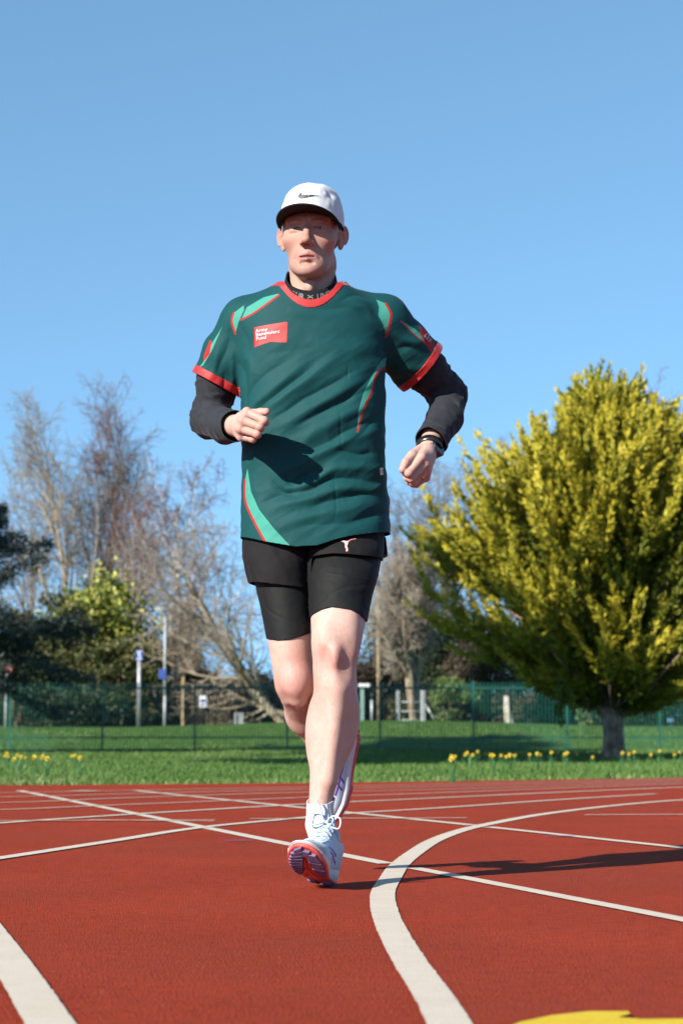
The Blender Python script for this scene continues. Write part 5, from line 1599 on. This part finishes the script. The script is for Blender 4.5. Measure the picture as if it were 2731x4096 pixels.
    band('sleeve_trim', lambda v: cut_sleeve(v, SR_C, SR_N) - .001, lambda v: np.where(np.linalg.norm(v - SR_C, axis=1) < .13, -((v - SR_C) @ SR_N + .0195), 1), M_RED)
    band('sleeve_trim', lambda v: cut_sleeve(v, SL_C, SL_N) - .001, lambda v: np.where(np.linalg.norm(v - SL_C, axis=1) < .13, -((v - SL_C) @ SL_N + .0195), 1), M_RED)
    bv = bvh_of(V, T)
    # chest badge: a flag with a notched foot, and its lettering
    fl = [C2(*p) for p in ((370, 345), (556, 326), (551, 440), (505, 436), (462, 432), (415, 444), (370, 455))]
    V2, T2 = fine_poly(np.array(fl), 5)
    bd = plink('badge', lay(bv, [P(x, y, TD) for x, y in V2], (0, 1, 0), .0008), T2, M_RED, sh)
    a = math.atan2(-19, 186)
    def words(lines, o2, size, ang, parent, mat, nm, dirv=(0, 1, 0), sx=1.12, depth=TD):
        for s, (ox, oy) in lines:
            v, t = text_np(s, size, .0)
            if not len(t): continue
            ca, sa = math.cos(ang), math.sin(ang)
            px = o2[0] + ox * ca - oy * sa + (v[:, 0] * sx) * ca + v[:, 1] * sa
            py = o2[1] + ox * sa + oy * ca + (v[:, 0] * sx) * sa - v[:, 1] * ca
            plink(nm, lay(bv, [P(x, y, depth) for x, y in zip(px, py)], dirv, .0030), t, mat, parent, smooth=False)
    o2 = C2(384, 376)
    words([('Army', (0, 0)), ('Benevolent', (0, 15.5)), ('Fund', (0, 31.5))], o2, 20, a * .8, bd, M_WHITEPRINT, 'lettering', sx=1.06)
    o2 = C2(1288, 432)
    words([('Army', (0, 0)), ('Benevolent', (-2, 11)), ('Fund', (-3, 23))], o2, 13, R(-62), sh, M_WHITEPRINT, 'sleeve_lettering', (0, 1, 0), .72, 5.07)
    # small white label in the side seam
    lb = [P(x, y, 4.93) for x, y in ((1514, 1874), (1533, 1870), (1534, 1897), (1517, 1900))]
    lb = lay(bv, lb, (-.35, 1, 0), .003)
    plink('side_label', lb, np.array([(0, 1, 2, 3)]), M_WHITEPRINT, sh)
    c = lb.mean(0) + [0, -.0012, 0]; mb = MB()
    th = np.linspace(0, 2 * math.pi, 17); mb.tube([c + [.0042 * math.cos(t), 0, .0042 * math.sin(t)] - PL for t in th], .0005, 4).tube([c + [-.003, 0, -.003] - PL, c + [.003, 0, .003] - PL], .0005, 4)
    mb.build('label_mark', M_BLACKPRINT, sh)
build_shirt()

# ------------------------------------------------------------------ long-sleeved undershirt with a printed mock neck
CUFF_R, CUFF_L = P(934, 1703, 4.862), P(1722, 1768, 4.998)
def under_sdf(q):
    d = chain(q, [P(930, 1380, 5.04), P(872, 1530, 5.07), ELB_R, P(905, 1706, 4.93), HR['W'] + (HR['W'] - P(905, 1706, 4.93)) * .4], (.060, .0525, .045, .0400, .0375), .02)
    d = smin(d, chain(q, [P(1600, 1370, 5.06), P(1700, 1480, 5.11), ELB_L, P(1778, 1675, 5.085), CUFF_L, CUFF_L + (CUFF_L - P(1778, 1675, 5.085)) * .4], (.062, .055, .0465, .0435, .0385, .037), .018), .005)
    return d
def build_under():
    V, Q = surf(under_sdf, (-.48, 4.78, P(0, 1830, 5)[2]), (.42, 5.30, P(0, 1330, 5.0)[2]), .0028, .01)
    nrm = vnormals(V, Q); h = .0012 * hash_noise(V, 60, 31)
    for pts in ([P(872, 1530, 5.07), ELB_R, CUFF_R], [P(1700, 1480, 5.11), ELB_L, CUFF_L]):
        t0 = 0
        for a, b in zip(pts[:-1], pts[1:]):
            ab = b - a; L = np.linalg.norm(ab); t = np.clip((V - a) @ ab / L ** 2, 0, 1); near = np.linalg.norm(V - a - t[:, None] * ab, axis=1) < .07
            s = t * L + t0; t0 += L
            ax = ab / L
            sl = V @ unit(ax + .55 * np.array([.3, -.6, .5]))
            amp = .0022 + .0030 * np.exp(-(np.linalg.norm(V - pts[1], axis=1) / .07) ** 2) + .0022 * np.exp(-(np.linalg.norm(V - pts[2], axis=1) / .045) ** 2)
            wv = (1 - np.abs(hash_noise(np.c_[sl * 55, V @ unit(np.cross(ax, [0, 0, 1.])) * 14, V @ unit(np.cross(ax, [1, 0, 0.])) * 14], 1.0, 33))) ** 2 - .45
            h = np.where(near, h + amp * wv * 1.25, h)
    V = V + nrm * h[:, None]
    for c, n in ((CUFF_R, unit(HR['W'] - P(905, 1706, 4.93))), (CUFF_L, unit(CUFF_L - P(1778, 1675, 5.085)))):
        T_ = Q if V.shape and Q.shape[1] == 4 else Q
        V, Q = clip(V, Q, np.where(np.linalg.norm(V - c, axis=1) < .09, (V - c) @ n, -1.0))
    us = empty('undershirt', (0, 0, 0), person)
    for sgn in (-1, 1):
        v, t = clip(V, Q, V[:, 0] * sgn)
        o = plink('sleeve', v, t, M_UNDER, us); m = o.modifiers.new('cloth', 'SOLIDIFY'); m.thickness = .002; m.offset = -1
    # mock neck
    F1, S1 = P(1236, 1162, 4.940), P(1146, 1104, 5.010)      # upper rim
    n = 96; ph = np.arange(n) * 2 * math.pi / n
    def ring(t):
        cx = P(1243, 1150, 5.0)[0]; a = .0640 + .0105 * t; b = .0700 + .024 * t; cy = 5.010 - .0 * t
        y = cy - np.cos(ph) * b; x = cx + np.sin(ph) * a
        z = F1[2] + (S1[2] - F1[2]) * np.clip(1 - np.cos(ph), 0, 1.35) - .048 * t - .004 * t * np.cos(ph)
        return np.stack([x, y, z], -1)
    tt = np.linspace(0, 1, 9); V = np.concatenate([ring(t) + (.0 if 0 < i else 0) for i, t in enumerate(tt)])
    inner = ring(0) * 1.0; cc = inner.mean(0); inner = cc + (inner - cc) * [.955, .955, 1]; inner[:, 2] -= .004
    V = np.concatenate([inner, V]); j = np.arange(n); k = np.roll(j, -1)
    Q = np.concatenate([np.stack([j + a * n, k + a * n, k + (a + 1) * n, j + (a + 1) * n], -1) for a in range(len(tt))])
    plink('mock_neck', V, Q, M_BLACKBAND, us)
    bv = bvh_of(V, Q)
    def wrap(v, phc, tmid):
        """lettering round the neck band: x along the band, y up it"""
        p = phc + v[:, 0] / .085; t = np.clip(tmid - v[:, 1] / .048, 0, 1)
        out = np.empty((len(v), 3))
        for i in range(len(v)):
            cx = P(1243, 1150, 5.0)[0]; a = .0640 + .0105 * t[i]; b = .0700 + .024 * t[i]
            out[i] = (cx + math.sin(p[i]) * (a + .0012), 5.010 - math.cos(p[i]) * (b + .0012), F1[2] + (S1[2] - F1[2]) * min(max(1 - math.cos(p[i]), 0), 1.35) - .048 * t[i] - .004 * t[i] * math.cos(p[i]))
        return out
    v, t = text_np('UNDER', .0205, .02); w = v[:, 0].max(); plink('neck_lettering', wrap(v * [1.1, 1], 0.24, .52), t, M_GREYPRINT, us, False)
    v, t = text_np('ARMOUR', .0205, .02); w = v[:, 0].max() * 1.1; plink('neck_lettering', wrap(v * [1.1, 1] - [w, 0], -.22, .52), t, M_GREYPRINT, us, False)
    for s in (1, -1):    # the interlocking emblem: two opposed arcs
        arc = [(-.011, s * .0062), (-.0085, s * .0022), (-.004, s * .0002), (.004, s * .0002), (.0085, s * .0022), (.011, s * .0062), (.0055, s * .0050), (.003, s * .0030), (-.003, s * .0030), (-.0055, s * .0050)]
        v, t = fine_poly(np.array(arc), .0008); plink('neck_emblem', wrap(v * [.9, .85] + [0, .004], 0.0, .44), t, M_GREYPRINT, us, False)
build_under()

# ------------------------------------------------------------------ shorts
def build_shorts():
    L_ = rows([(2090, 1130, .098, 5.01, .098), (2150, 1121, .090, 5.01, .100), (2230, 1113, .087, 5.0, .102), (2340, 1121, .076, 4.985, .098), (2400, 1126, .075, 4.98, .096)])
    R_ = rows([(2090, 1380, .098, 5.01, .098), (2150, 1385, .095, 5.0, .103), (2225, 1380, .0935, 4.972, .108), (2330, 1376, .090, 4.945, .104)])
    def f(q): return smin(loft(q, L_, 2.2), loft(q, R_, 2.2), .012)
    V, Q = surf(f, (-.32, 4.82, P(0, 2390, 5)[2]), (.22, 5.16, P(0, 2100, 5)[2]), .0036)
    nrm = vnormals(V, Q)
    V = V + nrm * (.003 * (1 - np.abs(hash_noise(np.c_[V[:, 0] + V[:, 2] * .6, V[:, 1], V[:, 2] * .35], 26, 41))) ** 2 + .002 * hash_noise(V, 22, 42) + .0008 * hash_noise(V, 70, 43))[:, None]
    hem = np.array([XZ(*p) for p in ((960, 2316), (1012, 2325), (1053, 2331), (1101, 2338), (1180, 2346), (1232, 2350), (1240, 2345), (1246, 2232), (1254, 2225), (1330, 2218), (1407, 2223), (1500, 2229), (1560, 2232))])
    V, T = clip(V, Q, np.interp(V[:, 0], hem[:, 0], hem[:, 1]) - V[:, 2])
    o = plink('running_shorts', V, T, M_SHORTS); m = o.modifiers.new('cloth', 'SOLIDIFY'); m.thickness = .0015; m.offset = 0
    bv = bvh_of(V, T)
    # split side flaps standing off the hips
    for pts in (((975, 2140), (968, 2170), (968, 2205), (982, 2222), (992, 2170)), ((1528, 2140), (1543, 2150), (1550, 2214), (1528, 2222), (1520, 2180))):
        p = np.array([P(x, y, 5.02) for x, y in pts]); p2 = p + [0, .05, -.004]
        n = len(p); V2 = np.concatenate([p, p2]); F = [(0, 1, 2, 3, 4), (9, 8, 7, 6, 5)] + [(i, (i + 1) % n, n + (i + 1) % n, n + i) for i in range(n)]
        MB().add(V2 - PL, F).build('side_flap', M_SHORTS, o)
    # small outlined leaping-cat style emblem, tail up and body down
    cat = [(965, 222), (985, 214), (1010, 218), (1030, 216), (1055, 200), (1090, 194), (1092, 201), (1060, 207), (1035, 224), (1026, 250), (1020, 265), (1028, 290), (1026, 308), (1016, 312), (1008, 304), (1012, 292), (1002, 275), (1000, 250), (992, 232)]
    cat = catmull(np.array([(900 + x * .4783, 2064 + y * .4783) for x, y in cat + cat[:1]]), 3)[:-1]
    cc = cat.mean(0)
    V2, T2 = fine_poly(cat, 2.0)
    g = plink('emblem_outline', lay(bv, [P(x, y, 4.9) for x, y in V2], (0, 1, 0), .0016), T2, noisy('coral_print', (.54, .1584, .144, 1), (.576, .1944, .18, 1), 60, .4), o)
    ins = np.array(cat); nrm2 = np.roll(ins, -1, 0) - np.roll(ins, 1, 0); nrm2 = np.c_[nrm2[:, 1], -nrm2[:, 0]]; nrm2 = nrm2 / (np.linalg.norm(nrm2, axis=1)[:, None] + 1e-9)
    keep = poly_sd(V2[:, 0], V2[:, 1], cat) + 2.2
    V3 = np.c_[V2, np.zeros(len(V2))]; V3, T3 = clip(V3, T2, keep)
    if len(T3): plink('emblem', lay(bv, [P(x, y, 4.9) for x, y in V3[:, :2]], (0, 1, 0), .0024), T3, M_WHITEPRINT, o)
    # stretch shorts underneath
    RL, RR = rows(LEG_L[:6], .0035), rows(LEG_R[:6], .0035)
    def f2(q): return np.minimum(leg_l(q) - .0035, loft(q, RR))
    V, Q = surf(f2, (-.32, 4.76, P(0, 2590, 4.95)[2]), (.22, 5.16, P(0, 2120, 5)[2]), .0034)
    nrm = vnormals(V, Q)
    rd = (1 - np.abs(hash_noise(np.c_[V[:, 0] * .25, V[:, 1] * .4, V[:, 2] + .12 * V[:, 0]], 60, 44))) ** 4
    mask = np.exp(-((V[:, 2] - XZ(1350, 2350)[1]) / .05) ** 2) * (V[:, 0] > -.08)
    seam = line_d(V[:, 0], V[:, 2], catmull([XZ(*p, 4.86) for p in ((1240, 2450), (1300, 2395), (1380, 2352), (1470, 2340), (1515, 2338))], 4))
    seam2 = line_d(V[:, 0], V[:, 2], catmull([XZ(*p, 4.90) for p in ((1045, 2335), (1055, 2410), (1085, 2450), (1150, 2480), (1240, 2500))], 4))
    V = V + nrm * (.0016 * rd * mask + .0004 * hash_noise(V, 90, 45) - .0012 * np.exp(-(np.minimum(seam, seam2) / .0022) ** 2))[:, None]
    hl = np.array([XZ(*p, 4.86) for p in ((1225, 2478), (1246, 2458), (1285, 2440), (1325, 2431), (1400, 2441), (1440, 2460), (1467, 2484), (1500, 2510))])
    hr = np.array([XZ(*p, 4.9) for p in ((1040, 2540), (1075, 2556), (1110, 2563), (1160, 2560), (1210, 2545), (1245, 2530), (1260, 2520))])
    xm = XZ(1238, 2400)[0]; dl, dr = leg_l(V) - .0035, loft(V, RR)
    g = np.where(dl < dr, np.interp(V[:, 0], hl[:, 0], hl[:, 1]), np.interp(V[:, 0], hr[:, 0], hr[:, 1])) - V[:, 2]
    V, T = clip(V, Q, g)
    o = plink('compression_shorts', V, T, M_COMP); m = o.modifiers.new('cloth', 'SOLIDIFY'); m.thickness = .002; m.offset = -1
build_shorts()

# ------------------------------------------------------------------ watch and ring
def build_watch():
    c = P(1745, 1795, 4.972); n = unit(np.array([.72, -.62, .12])); ax = unit(HL['W'] - CUFF_L + np.array([0, -.02, -.02]))
    n = unit(n - ax * (n @ ax)); s = np.cross(ax, n)
    w = empty('wristwatch', (0, 0, 0), person)
    wc = P(1716, 1790, 4.985)
    def disc(nm, r0, r1, h0, h1, mat, par):
        k = 32; th = np.arange(k) * 2 * math.pi / k; e = np.cos(th)[:, None] * ax + np.sin(th)[:, None] * s
        V = np.concatenate([c + e * r0 + n * h0, c + e * r1 + n * h1]); F = [tuple(range(k, 2 * k)), tuple(reversed(range(k)))] + [(i, (i + 1) % k, k + (i + 1) % k, k + i) for i in range(k)]
        return MB().add(V - PL, F).build(nm, mat, par, bevel=.0008)
    mblk = noisy('watch_black', (.0072, .0072, .0079, 1), (.0144, .0144, .0158, 1), 80, .3); mst = noisy('watch_bezel', (.072, .072, .0756, 1), (.1152, .1152, .1188, 1), 80, .25, metallic=.9)
    gl = noisy('watch_glass', (.0043, .005, .0065, 1), (.0072, .0079, .0094, 1), 20, .06)
    case = disc('case', .0225, .0235, -.004, .007, mblk, w); disc('bezel', .0232, .0205, .0071, .0102, mst, case); disc('glass', .0200, .0195, .0095, .0108, gl, case)
    mb = MB()
    for k in (-1, 1): mb.tube([c + s * .0235 * 1 + ax * .008 * k - PL, c + s * .0265 + ax * .008 * k - PL], .0026, 8)
    mb.build('button', mst, case, True)
    # strap round the wrist
    k = 40; th = np.arange(k) * 2 * math.pi / k; V = []
    for off, rr in ((-.010, 0), (.010, 0), (.010, .003), (-.010, .003)):
        V.append(wc + ax * off + np.cos(th)[:, None] * n * (.0315 + rr) + np.sin(th)[:, None] * s * (.0300 + rr))
    V = np.concatenate(V); j = np.arange(k); l = np.roll(j, -1)
    Q = np.concatenate([np.stack([j + a * k, l + a * k, l + ((a + 1) % 4) * k, j + ((a + 1) % 4) * k], -1) for a in range(4)])
    plink('strap', V, Q, mblk, w)
    # gold ring on the ring finger
    a, b = HL['mcp'][2], HL['pip'][2]; rc = a + (b - a) * .52; t = unit(b - a); u = unit(np.cross(t, [0, 0, 1.])); v = np.cross(t, u)
    V = []
    for off, rr in ((-.0032, .0104), (.0032, .0104), (.0032, .0118), (-.0032, .0118)):
        V.append(rc + t * off + (np.cos(th)[:, None] * u + np.sin(th)[:, None] * v) * rr)
    plink('finger_ring', np.concatenate(V), Q, noisy('gold', (.4464, .2736, .072, 1), (.54, .36, .1152, 1), 90, .25, metallic=1.0))
build_watch()
# ------------------------------------------------------------------ running shoes and socks
M_UPPER = None
def upper_mat():
    m, nt, bs = mat_new('shoe_mesh'); tc = N(nt, 'ShaderNodeTexCoord')
    v = N(nt, 'ShaderNodeTexVoronoi', Scale=420); nt.links.new(tc.outputs['Object'], v.inputs['Vector'])
    t = N(nt, 'ShaderNodeAttribute', attribute_name='toe'); l = N(nt, 'ShaderNodeAttribute', attribute_name='logo')
    c = mix(nt, t.outputs['Fac'], (.4464, .504, .5904, 1), (.3744, .3672, .3528, 1))
    r = N(nt, 'ShaderNodeMapRange'); r.inputs['From Min'].default_value = .0003; r.inputs['From Max'].default_value = -.0003
    nt.links.new(l.outputs['Fac'], r.inputs['Value']); c = mix(nt, r.outputs[0], c, (.1152, .0432, .2736, 1))
    dk = N(nt, 'ShaderNodeMix', data_type='RGBA', blend_type='MULTIPLY'); dk.inputs[0].default_value = .3
    nt.links.new(c, dk.inputs[6]); rr = ramp(nt, [(0, (1, 1, 1, 1)), (.6, (.6, .6, .6, 1))]); nt.links.new(v.outputs['Distance'], rr.inputs[0]); nt.links.new(rr.outputs[0], dk.inputs[7])
    nt.links.new(dk.outputs[2], bs.inputs['Base Color']); bs.inputs['Roughness'].default_value = .75
    bp = N(nt, 'ShaderNodeBump', Strength=.4, Distance=.001); nt.links.new(v.outputs['Distance'], bp.inputs['Height']); nt.links.new(bp.outputs[0], bs.inputs['Normal'])
    return m
M_UPPER = upper_mat()
M_FOAM = noisy('midsole_foam', (.4752, .4824, .5328, 1), (.5328, .54, .576, 1), 25, .6, .15, 200)
M_CORAL = noisy('coral_rubber', (.5184, .0612, .0432, 1), (.576, .108, .0792, 1), 40, .55, .1, 200)
M_PURPLE = noisy('purple_rubber', (.072, .0432, .0972, 1), (.1368, .0792, .1728, 1), 50, .6, .15, 300)
M_LACE = cloth_mat('pale_blue_lace', (.36, .4464, .5616, 1), (.4176, .4968, .5976, 1), .8, .05, 1200, .4, .2)
OUT = np.array([(0, 0), (.018, .004), (.031, .020), (.034, .05), (.033, .09), (.036, .13), (.044, .17), (.049, .205), (.047, .235), (.038, .262), (.022, .280), (.004, .286),
                (-.018, .282), (-.034, .266), (-.043, .24), (-.045, .205), (-.041, .17), (-.033, .13), (-.029, .09), (-.031, .05), (-.029, .020), (-.018, .004)])
def z_bot(y): return np.interp(y, [0, .012, .04, .10, .17, .21, .25, .29], [.020, .009, .001, .0, .002, .009, .022, .042])
def z_top(y): return z_bot(y) + np.interp(y, [0, .05, .14, .20, .29], [.040, .040, .034, .026, .014])
def build_shoe(Mx, mirror, bow=1.0):
    """Mx: 4x4 from shoe space (x to the outer side of a left shoe, y heel to toe, z up) to the place"""
    sg = -1.0 if mirror else 1.0
    def W(v):
        v = np.asarray(v, float).reshape(-1, 3) * [sg, 1, 1]
        return v @ Mx[:3, :3].T + Mx[:3, 3]
    fl = (lambda q: q[:, ::-1]) if mirror else (lambda q: q)
    root = empty('running_shoe', (0, 0, 0), person)
    ol = catmull(np.concatenate([OUT, OUT[:1]]), 4)[:-1]; n = len(ol); c0 = ol.mean(0)
    def ring(sc, z): return np.c_[c0[0] + (ol[:, 0] - c0[0]) * sc, c0[1] + (ol[:, 1] - c0[1]) * (1 + (sc - 1) * .35), z]
    yb = ol[:, 1]
    def stack(rings, cap0, cap1):
        V = np.concatenate(rings); j = np.arange(n); k = np.roll(j, -1)
        Q = np.concatenate([np.stack([j + a * n, k + a * n, k + (a + 1) * n, j + (a + 1) * n], -1) for a in range(len(rings) - 1)])
        Fs = [fl(Q)]
        tri = []; Vx = [V]; m = len(V)
        for cap, base in ((cap0, 0), (cap1, (len(rings) - 1) * n)):
            if cap:   # a spine of points under the outline, so that the sole keeps its curve
                rg = rings[0] if base == 0 else rings[-1]
                sp = rg.copy(); sp[:, 0] = c0[0] + (sp[:, 0] - c0[0]) * .02; Vx.append(sp)
                a = np.arange(n)
                tri.append(fl(np.stack([base + a, m + a, m + np.roll(a, -1), base + np.roll(a, -1)], -1)) if base == 0 else fl(np.stack([base + a, base + np.roll(a, -1), m + np.roll(a, -1), m + a], -1))); m += n
        return np.concatenate(Vx), np.concatenate(Fs + tri)
    V, Q = stack([ring(.92, z_bot(yb) + .001), ring(.985, z_bot(yb) + .0015), ring(1.0, z_bot(yb) + .006), ring(.99, z_bot(yb) + .0105)], True, True)
    osl = plink('outsole', W(V), Q, M_CORAL, root)
    V, Q = stack([ring(.975, z_bot(yb) + .0105), ring(1.035, z_bot(yb) + .016), ring(1.03, (z_bot(yb) + z_top(yb)) / 2 + .006), ring(.975, z_top(yb) - .002), ring(.93, z_top(yb))], False, True)
    plink('midsole', W(V), Q, M_FOAM, root)
    # tread: slanting lugs in two fields with a coral V between them
    def lug(poly, h=.0035):
        poly = np.asarray(poly, float); k = len(poly)
        zb = z_bot(poly[:, 1])
        V = np.concatenate([np.c_[poly, zb + .002], np.c_[c_ := poly.mean(0) + (poly - poly.mean(0)) * .9, z_bot(c_[:, 1]) - h]])
        return V, [tuple(range(k)), tuple(range(2 * k - 1, k - 1, -1))] + [(i, k + i, k + (i + 1) % k, (i + 1) % k) for i in range(k)]
    tm = MB()
    def addlug(p):
        V, F = lug(p); F = [tuple(reversed(f)) for f in F] if mirror else F; tm.add(W(V) - PL, F)
    for k in range(11):                     # inner field: slanting bars from the edge towards the middle
        y = .275 - k * .0125; xe = np.interp(y, ol[n // 2:][::-1][:, 1], ol[n // 2:][::-1][:, 0]) * .92 if False else -np.interp(y, [.12, .17, .205, .24, .266, .282], [.031, .038, .042, .040, .031, .016])
        xi = -.002 - .0022 * max(0, k - 3)
        if xi - xe > .006: addlug([(xe, y - .010), (xi, y + .004), (xi, y + .0125), (xe, y - .0015)])
    for y0, y1, xi in ((.268, .243, .004), (.240, .214, .008), (.211, .186, .013), (.183, .160, .018)):   # outer field: larger pads
        f = lambda y: np.interp(y, [.13, .17, .205, .235, .262, .28], [.034, .041, .045, .043, .035, .020])
        addlug([(xi, y0), (f(y0), y0), (f(y1), y1), (xi + .004, y1)])
    addlug([(-.003, .278), (.016, .276), (.004, .258), (-.003, .256)])
    for k in range(6):
        y = .075 - k * .0115; w = np.interp(y, [0, .02, .05, .09], [.012, .026, .029, .027])
        addlug([(-w, y - .004), (-.006, y + .002), (-.006, y + .0085), (-w, y + .0035)]); addlug([(.007, y + .002), (w + .003, y - .004), (w + .003, y + .0035), (.007, y + .0085)])
    tag(tm.build('tread', M_PURPLE, osl), kind='stuff')
    vee = MB()
    for s in (-1, 1):
        V = np.array([(0, .205, 0), (s * .014, .165, 0), (s * .020, .125, 0), (s * .013, .125, 0), (s * .008, .160, 0), (0, .188, 0)]); V[:, 0] += -.004
        V[:, 2] = z_bot(V[:, 1]) - .004; V2 = V.copy(); V2[:, 2] += .006; k = 6
        vee.add(W(np.concatenate([V, V2])) - PL, [tuple(range(k)), tuple(reversed(range(k, 2 * k)))] + [(i, (i + 1) % k, k + (i + 1) % k, k + i) for i in range(k)])
    vee.build('flex_groove', M_CORAL, osl)
    # upper
    RW = np.array([(-.004, .004, .052, .008, .022), (.004, .001, .056, .024, .040), (.03, .001, .060, .0335, .050), (.07, .001, .062, .0365, .054), (.10, .001, .058, .0375, .052), (.135, .001, .050, .0395, .046), (.17, .002, .0435, .0430, .038),
                   (.205, .002, .0400, .0450, .031), (.235, .001, .0400, .0415, .0245), (.258, .0, .0430, .0340, .0185), (.275, -.001, .0460, .021, .013), (.283, -.001, .0480, .009, .007)])
    def up_sdf(p):
        q = np.c_[p[:, 0], p[:, 2], p[:, 1]]
        d = loft(q, [(r[0], r[1], r[2], r[3], r[4]) for r in RW], 2.25)
        d = smin(d, cone(p, (.0, .022, .07), (.0, .008, .125), .026, .013), .015)       # heel tab
        if bow == 1.0: d = smin(d, cone(p, (.0, .118, .088), (.0, .085, .142), .024, .015), .02)
        d = smin(d, cone(p, (.024, .055, .085), (.024, .055, .106), .014, .010), .02); d = smin(d, cone(p, (-.024, .055, .085), (-.024, .055, .106), .014, .010), .02)        # tongue
        col_ = cone(p, (.001, .058, .07), (.001, .050, .16), .030, .036)
        return smax(d, -col_, .008)
    V, Q = surf(up_sdf, (-.06, -.02, .005), (.06, .30, .165), .0021)
    V, T = clip(V, Q, z_top(V[:, 1]) - .006 - V[:, 2])
    me = mesh_np('upper', W(V) - PL, fl(T))
    attr(me, 'toe', np.clip((V[:, 1] - .222) / .012, 0, 1))
    side = np.full(len(V), 1.0)
    for pts in ([(.175, .040), (.15, .066)], [(.155, .036), (.13, .062)], [(.19, .055), (.10, .044)], [(.18, .066), (.11, .060)]):
        side = np.minimum(side, line_d(V[:, 1], V[:, 2], pts) - .0032)
    attr(me, 'logo', np.where(np.abs(V[:, 0]) > .022, side, 1.0)); link('upper', me, M_UPPER, root)
    bv = bvh_of(V, T)
    def drop(pts, off): return np.array([np.array(h[0]) + np.array(h[1]) * (off if h[1].z > 0 else -off) for h in (bv.ray_cast(Vector((x, y, .2)), Vector((0, 0, -1))) for x, y in pts) if h[0] is not None])
    # laces: crossed rows, a knot and two loops
    rowsy = np.linspace(.193, .112, 7); lace = MB()
    for i, y in enumerate(rowsy):
        for s in (-1, 1):
            p = drop([(s * .022, y + .004), (s * .012, y), (0, y - .005), (-s * .012, y - .010), (-s * .022, y - .012)], .0022)
            if len(p) > 2: lace.tube(W(p) - PL, .0023, 6)
    if bow < 1.0: bow = .001
    kz = .134 if bow == 1.0 else .10; k0 = np.array([0, .112, kz])
    for s in (-1, 1):
        loop = catmull([k0 + np.array(v_) * bow for v_ in ([0, 0, 0], [s * .014, .010, .016], [s * .034, .012, .012], [s * .038, .022, -.012], [s * .020, .022, -.012], [s * .004, .010, -.002])], 6)
        lace.tube(W(loop) - PL, .0022, 6)
        tail = catmull([k0 + np.array(v_) * bow for v_ in ([0, 0, 0], [s * .010, .012, .012], [s * .020, .020, .004 if s > 0 else .035], [s * .020 - .01, .026, -.020 if s > 0 else .045])], 6); lace.tube(W(tail) - PL, .0016, 6)
    V3, Q3 = ball(k0, .0065, 10, 8); lace.add(W(V3) - PL, [tuple(q) for q in Q3])
    lace.build('laces', M_LACE, root, True)
    return W
def frame(origin, fwd, up):
    f = unit(np.asarray(fwd, float)); u = np.asarray(up, float); u = unit(u - f * (u @ f)); x = np.cross(f, u)
    M = np.eye(4); M[:3, 0] = x; M[:3, 1] = f; M[:3, 2] = u; M[:3, 3] = origin; return M
# front (left) foot: heel down, toe lifted, rolled to its outer edge
yaw, lift, roll = R(-12), R(14), R(9)
f = np.array([math.sin(yaw) * math.cos(lift), -math.cos(yaw) * math.cos(lift), math.sin(lift)])
u0 = unit(np.array([0, 0, 1.0]) - f * f[2]); xs = np.cross(f, u0)
u1 = u0 * math.cos(roll) + np.array([1.0, 0, 0]) * math.sin(roll)
MF = frame(P(1300, 3520, 4.872) * [1, 1, 0], f, u1)
# columns: make shoe-space +x the outer side (viewer's right for the left foot)
if MF[0, 0] < 0: MF[:3, 0] *= -1
sole_pts = np.c_[OUT, z_bot(OUT[:, 1])]
MF[2, 3] += .003 - (sole_pts @ MF[:3, :3].T)[:, 2].min()      # set down on the track
WF = build_shoe(MF, False)
# trailing (right) foot: toe hanging down, sole turned outwards
MR = frame(P(1424, 2893, 5.33), np.array([-.052, .02, -.262]), np.array([-.80, -.60, 0]))
if MR[0, 0] > 99: pass
WR = build_shoe(MR, True, .45)

def sock(nm, pts, rad, seed):
    pts = catmull(np.array(pts), 6); rad = np.interp(np.linspace(0, 1, len(pts)), np.linspace(0, 1, len(rad)), rad)
    mb = MB(); n = 40
    up = None; rings = []
    for i in range(len(pts)):
        t = unit(pts[min(i + 1, len(pts) - 1)] - pts[max(i - 1, 0)])
        if up is None: up = np.array([0, -1.0, .2])
        a = unit(np.cross(t, up)); up = np.cross(a, t); th = np.arange(n) * 2 * math.pi / n
        rr = rad[i] + .0007 * np.cos(th * 20)
        rings.append(pts[i] + (np.cos(th) * rr)[:, None] * a + (np.sin(th) * rr)[:, None] * up)
    V = np.concatenate(rings); j = np.arange(n); k = np.roll(j, -1)
    Q = np.concatenate([np.stack([j + b * n, k + b * n, k + (b + 1) * n, j + (b + 1) * n], -1) for b in range(len(pts) - 1)])
    o = plink(nm, V, Q, M_SOCK); m = o.modifiers.new('cloth', 'SOLIDIFY'); m.thickness = .003; m.offset = 1
def ankle_sock():
    V, Q = surf(lambda q: leg_l(q) - .0028, (-.16, 4.72, .10), (.06, 4.96, P(0, 3180, 4.84)[2]), .0022, .008)
    z0 = P(1279, 3222, 4.80)[2]
    nrm = vnormals(V, Q); az = np.arctan2(V[:, 0] - P(1280, 3233, 4.84)[0], V[:, 1] - 4.84)
    V = V + nrm * (.0005 * np.cos(az * 26))[:, None]
    V, T = clip(V, Q, V[:, 2] - z0 - .10 * (V[:, 0] + .05) - .25 * (V[:, 1] - 4.80))
    o = plink('sock', V, T, M_SOCK); m = o.modifiers.new('cloth', 'SOLIDIFY'); m.thickness = .0022; m.offset = 1
ankle_sock()
a = unit(ANK_R - KNEE_R)
sock('sock', [ANK_R - a * .045, ANK_R - a * .02, ANK_R + a * .01, WR([0, .055, .075])[0], WR([0, .06, .05])[0]], [.0355, .0350, .0365, .037, .034], 2)
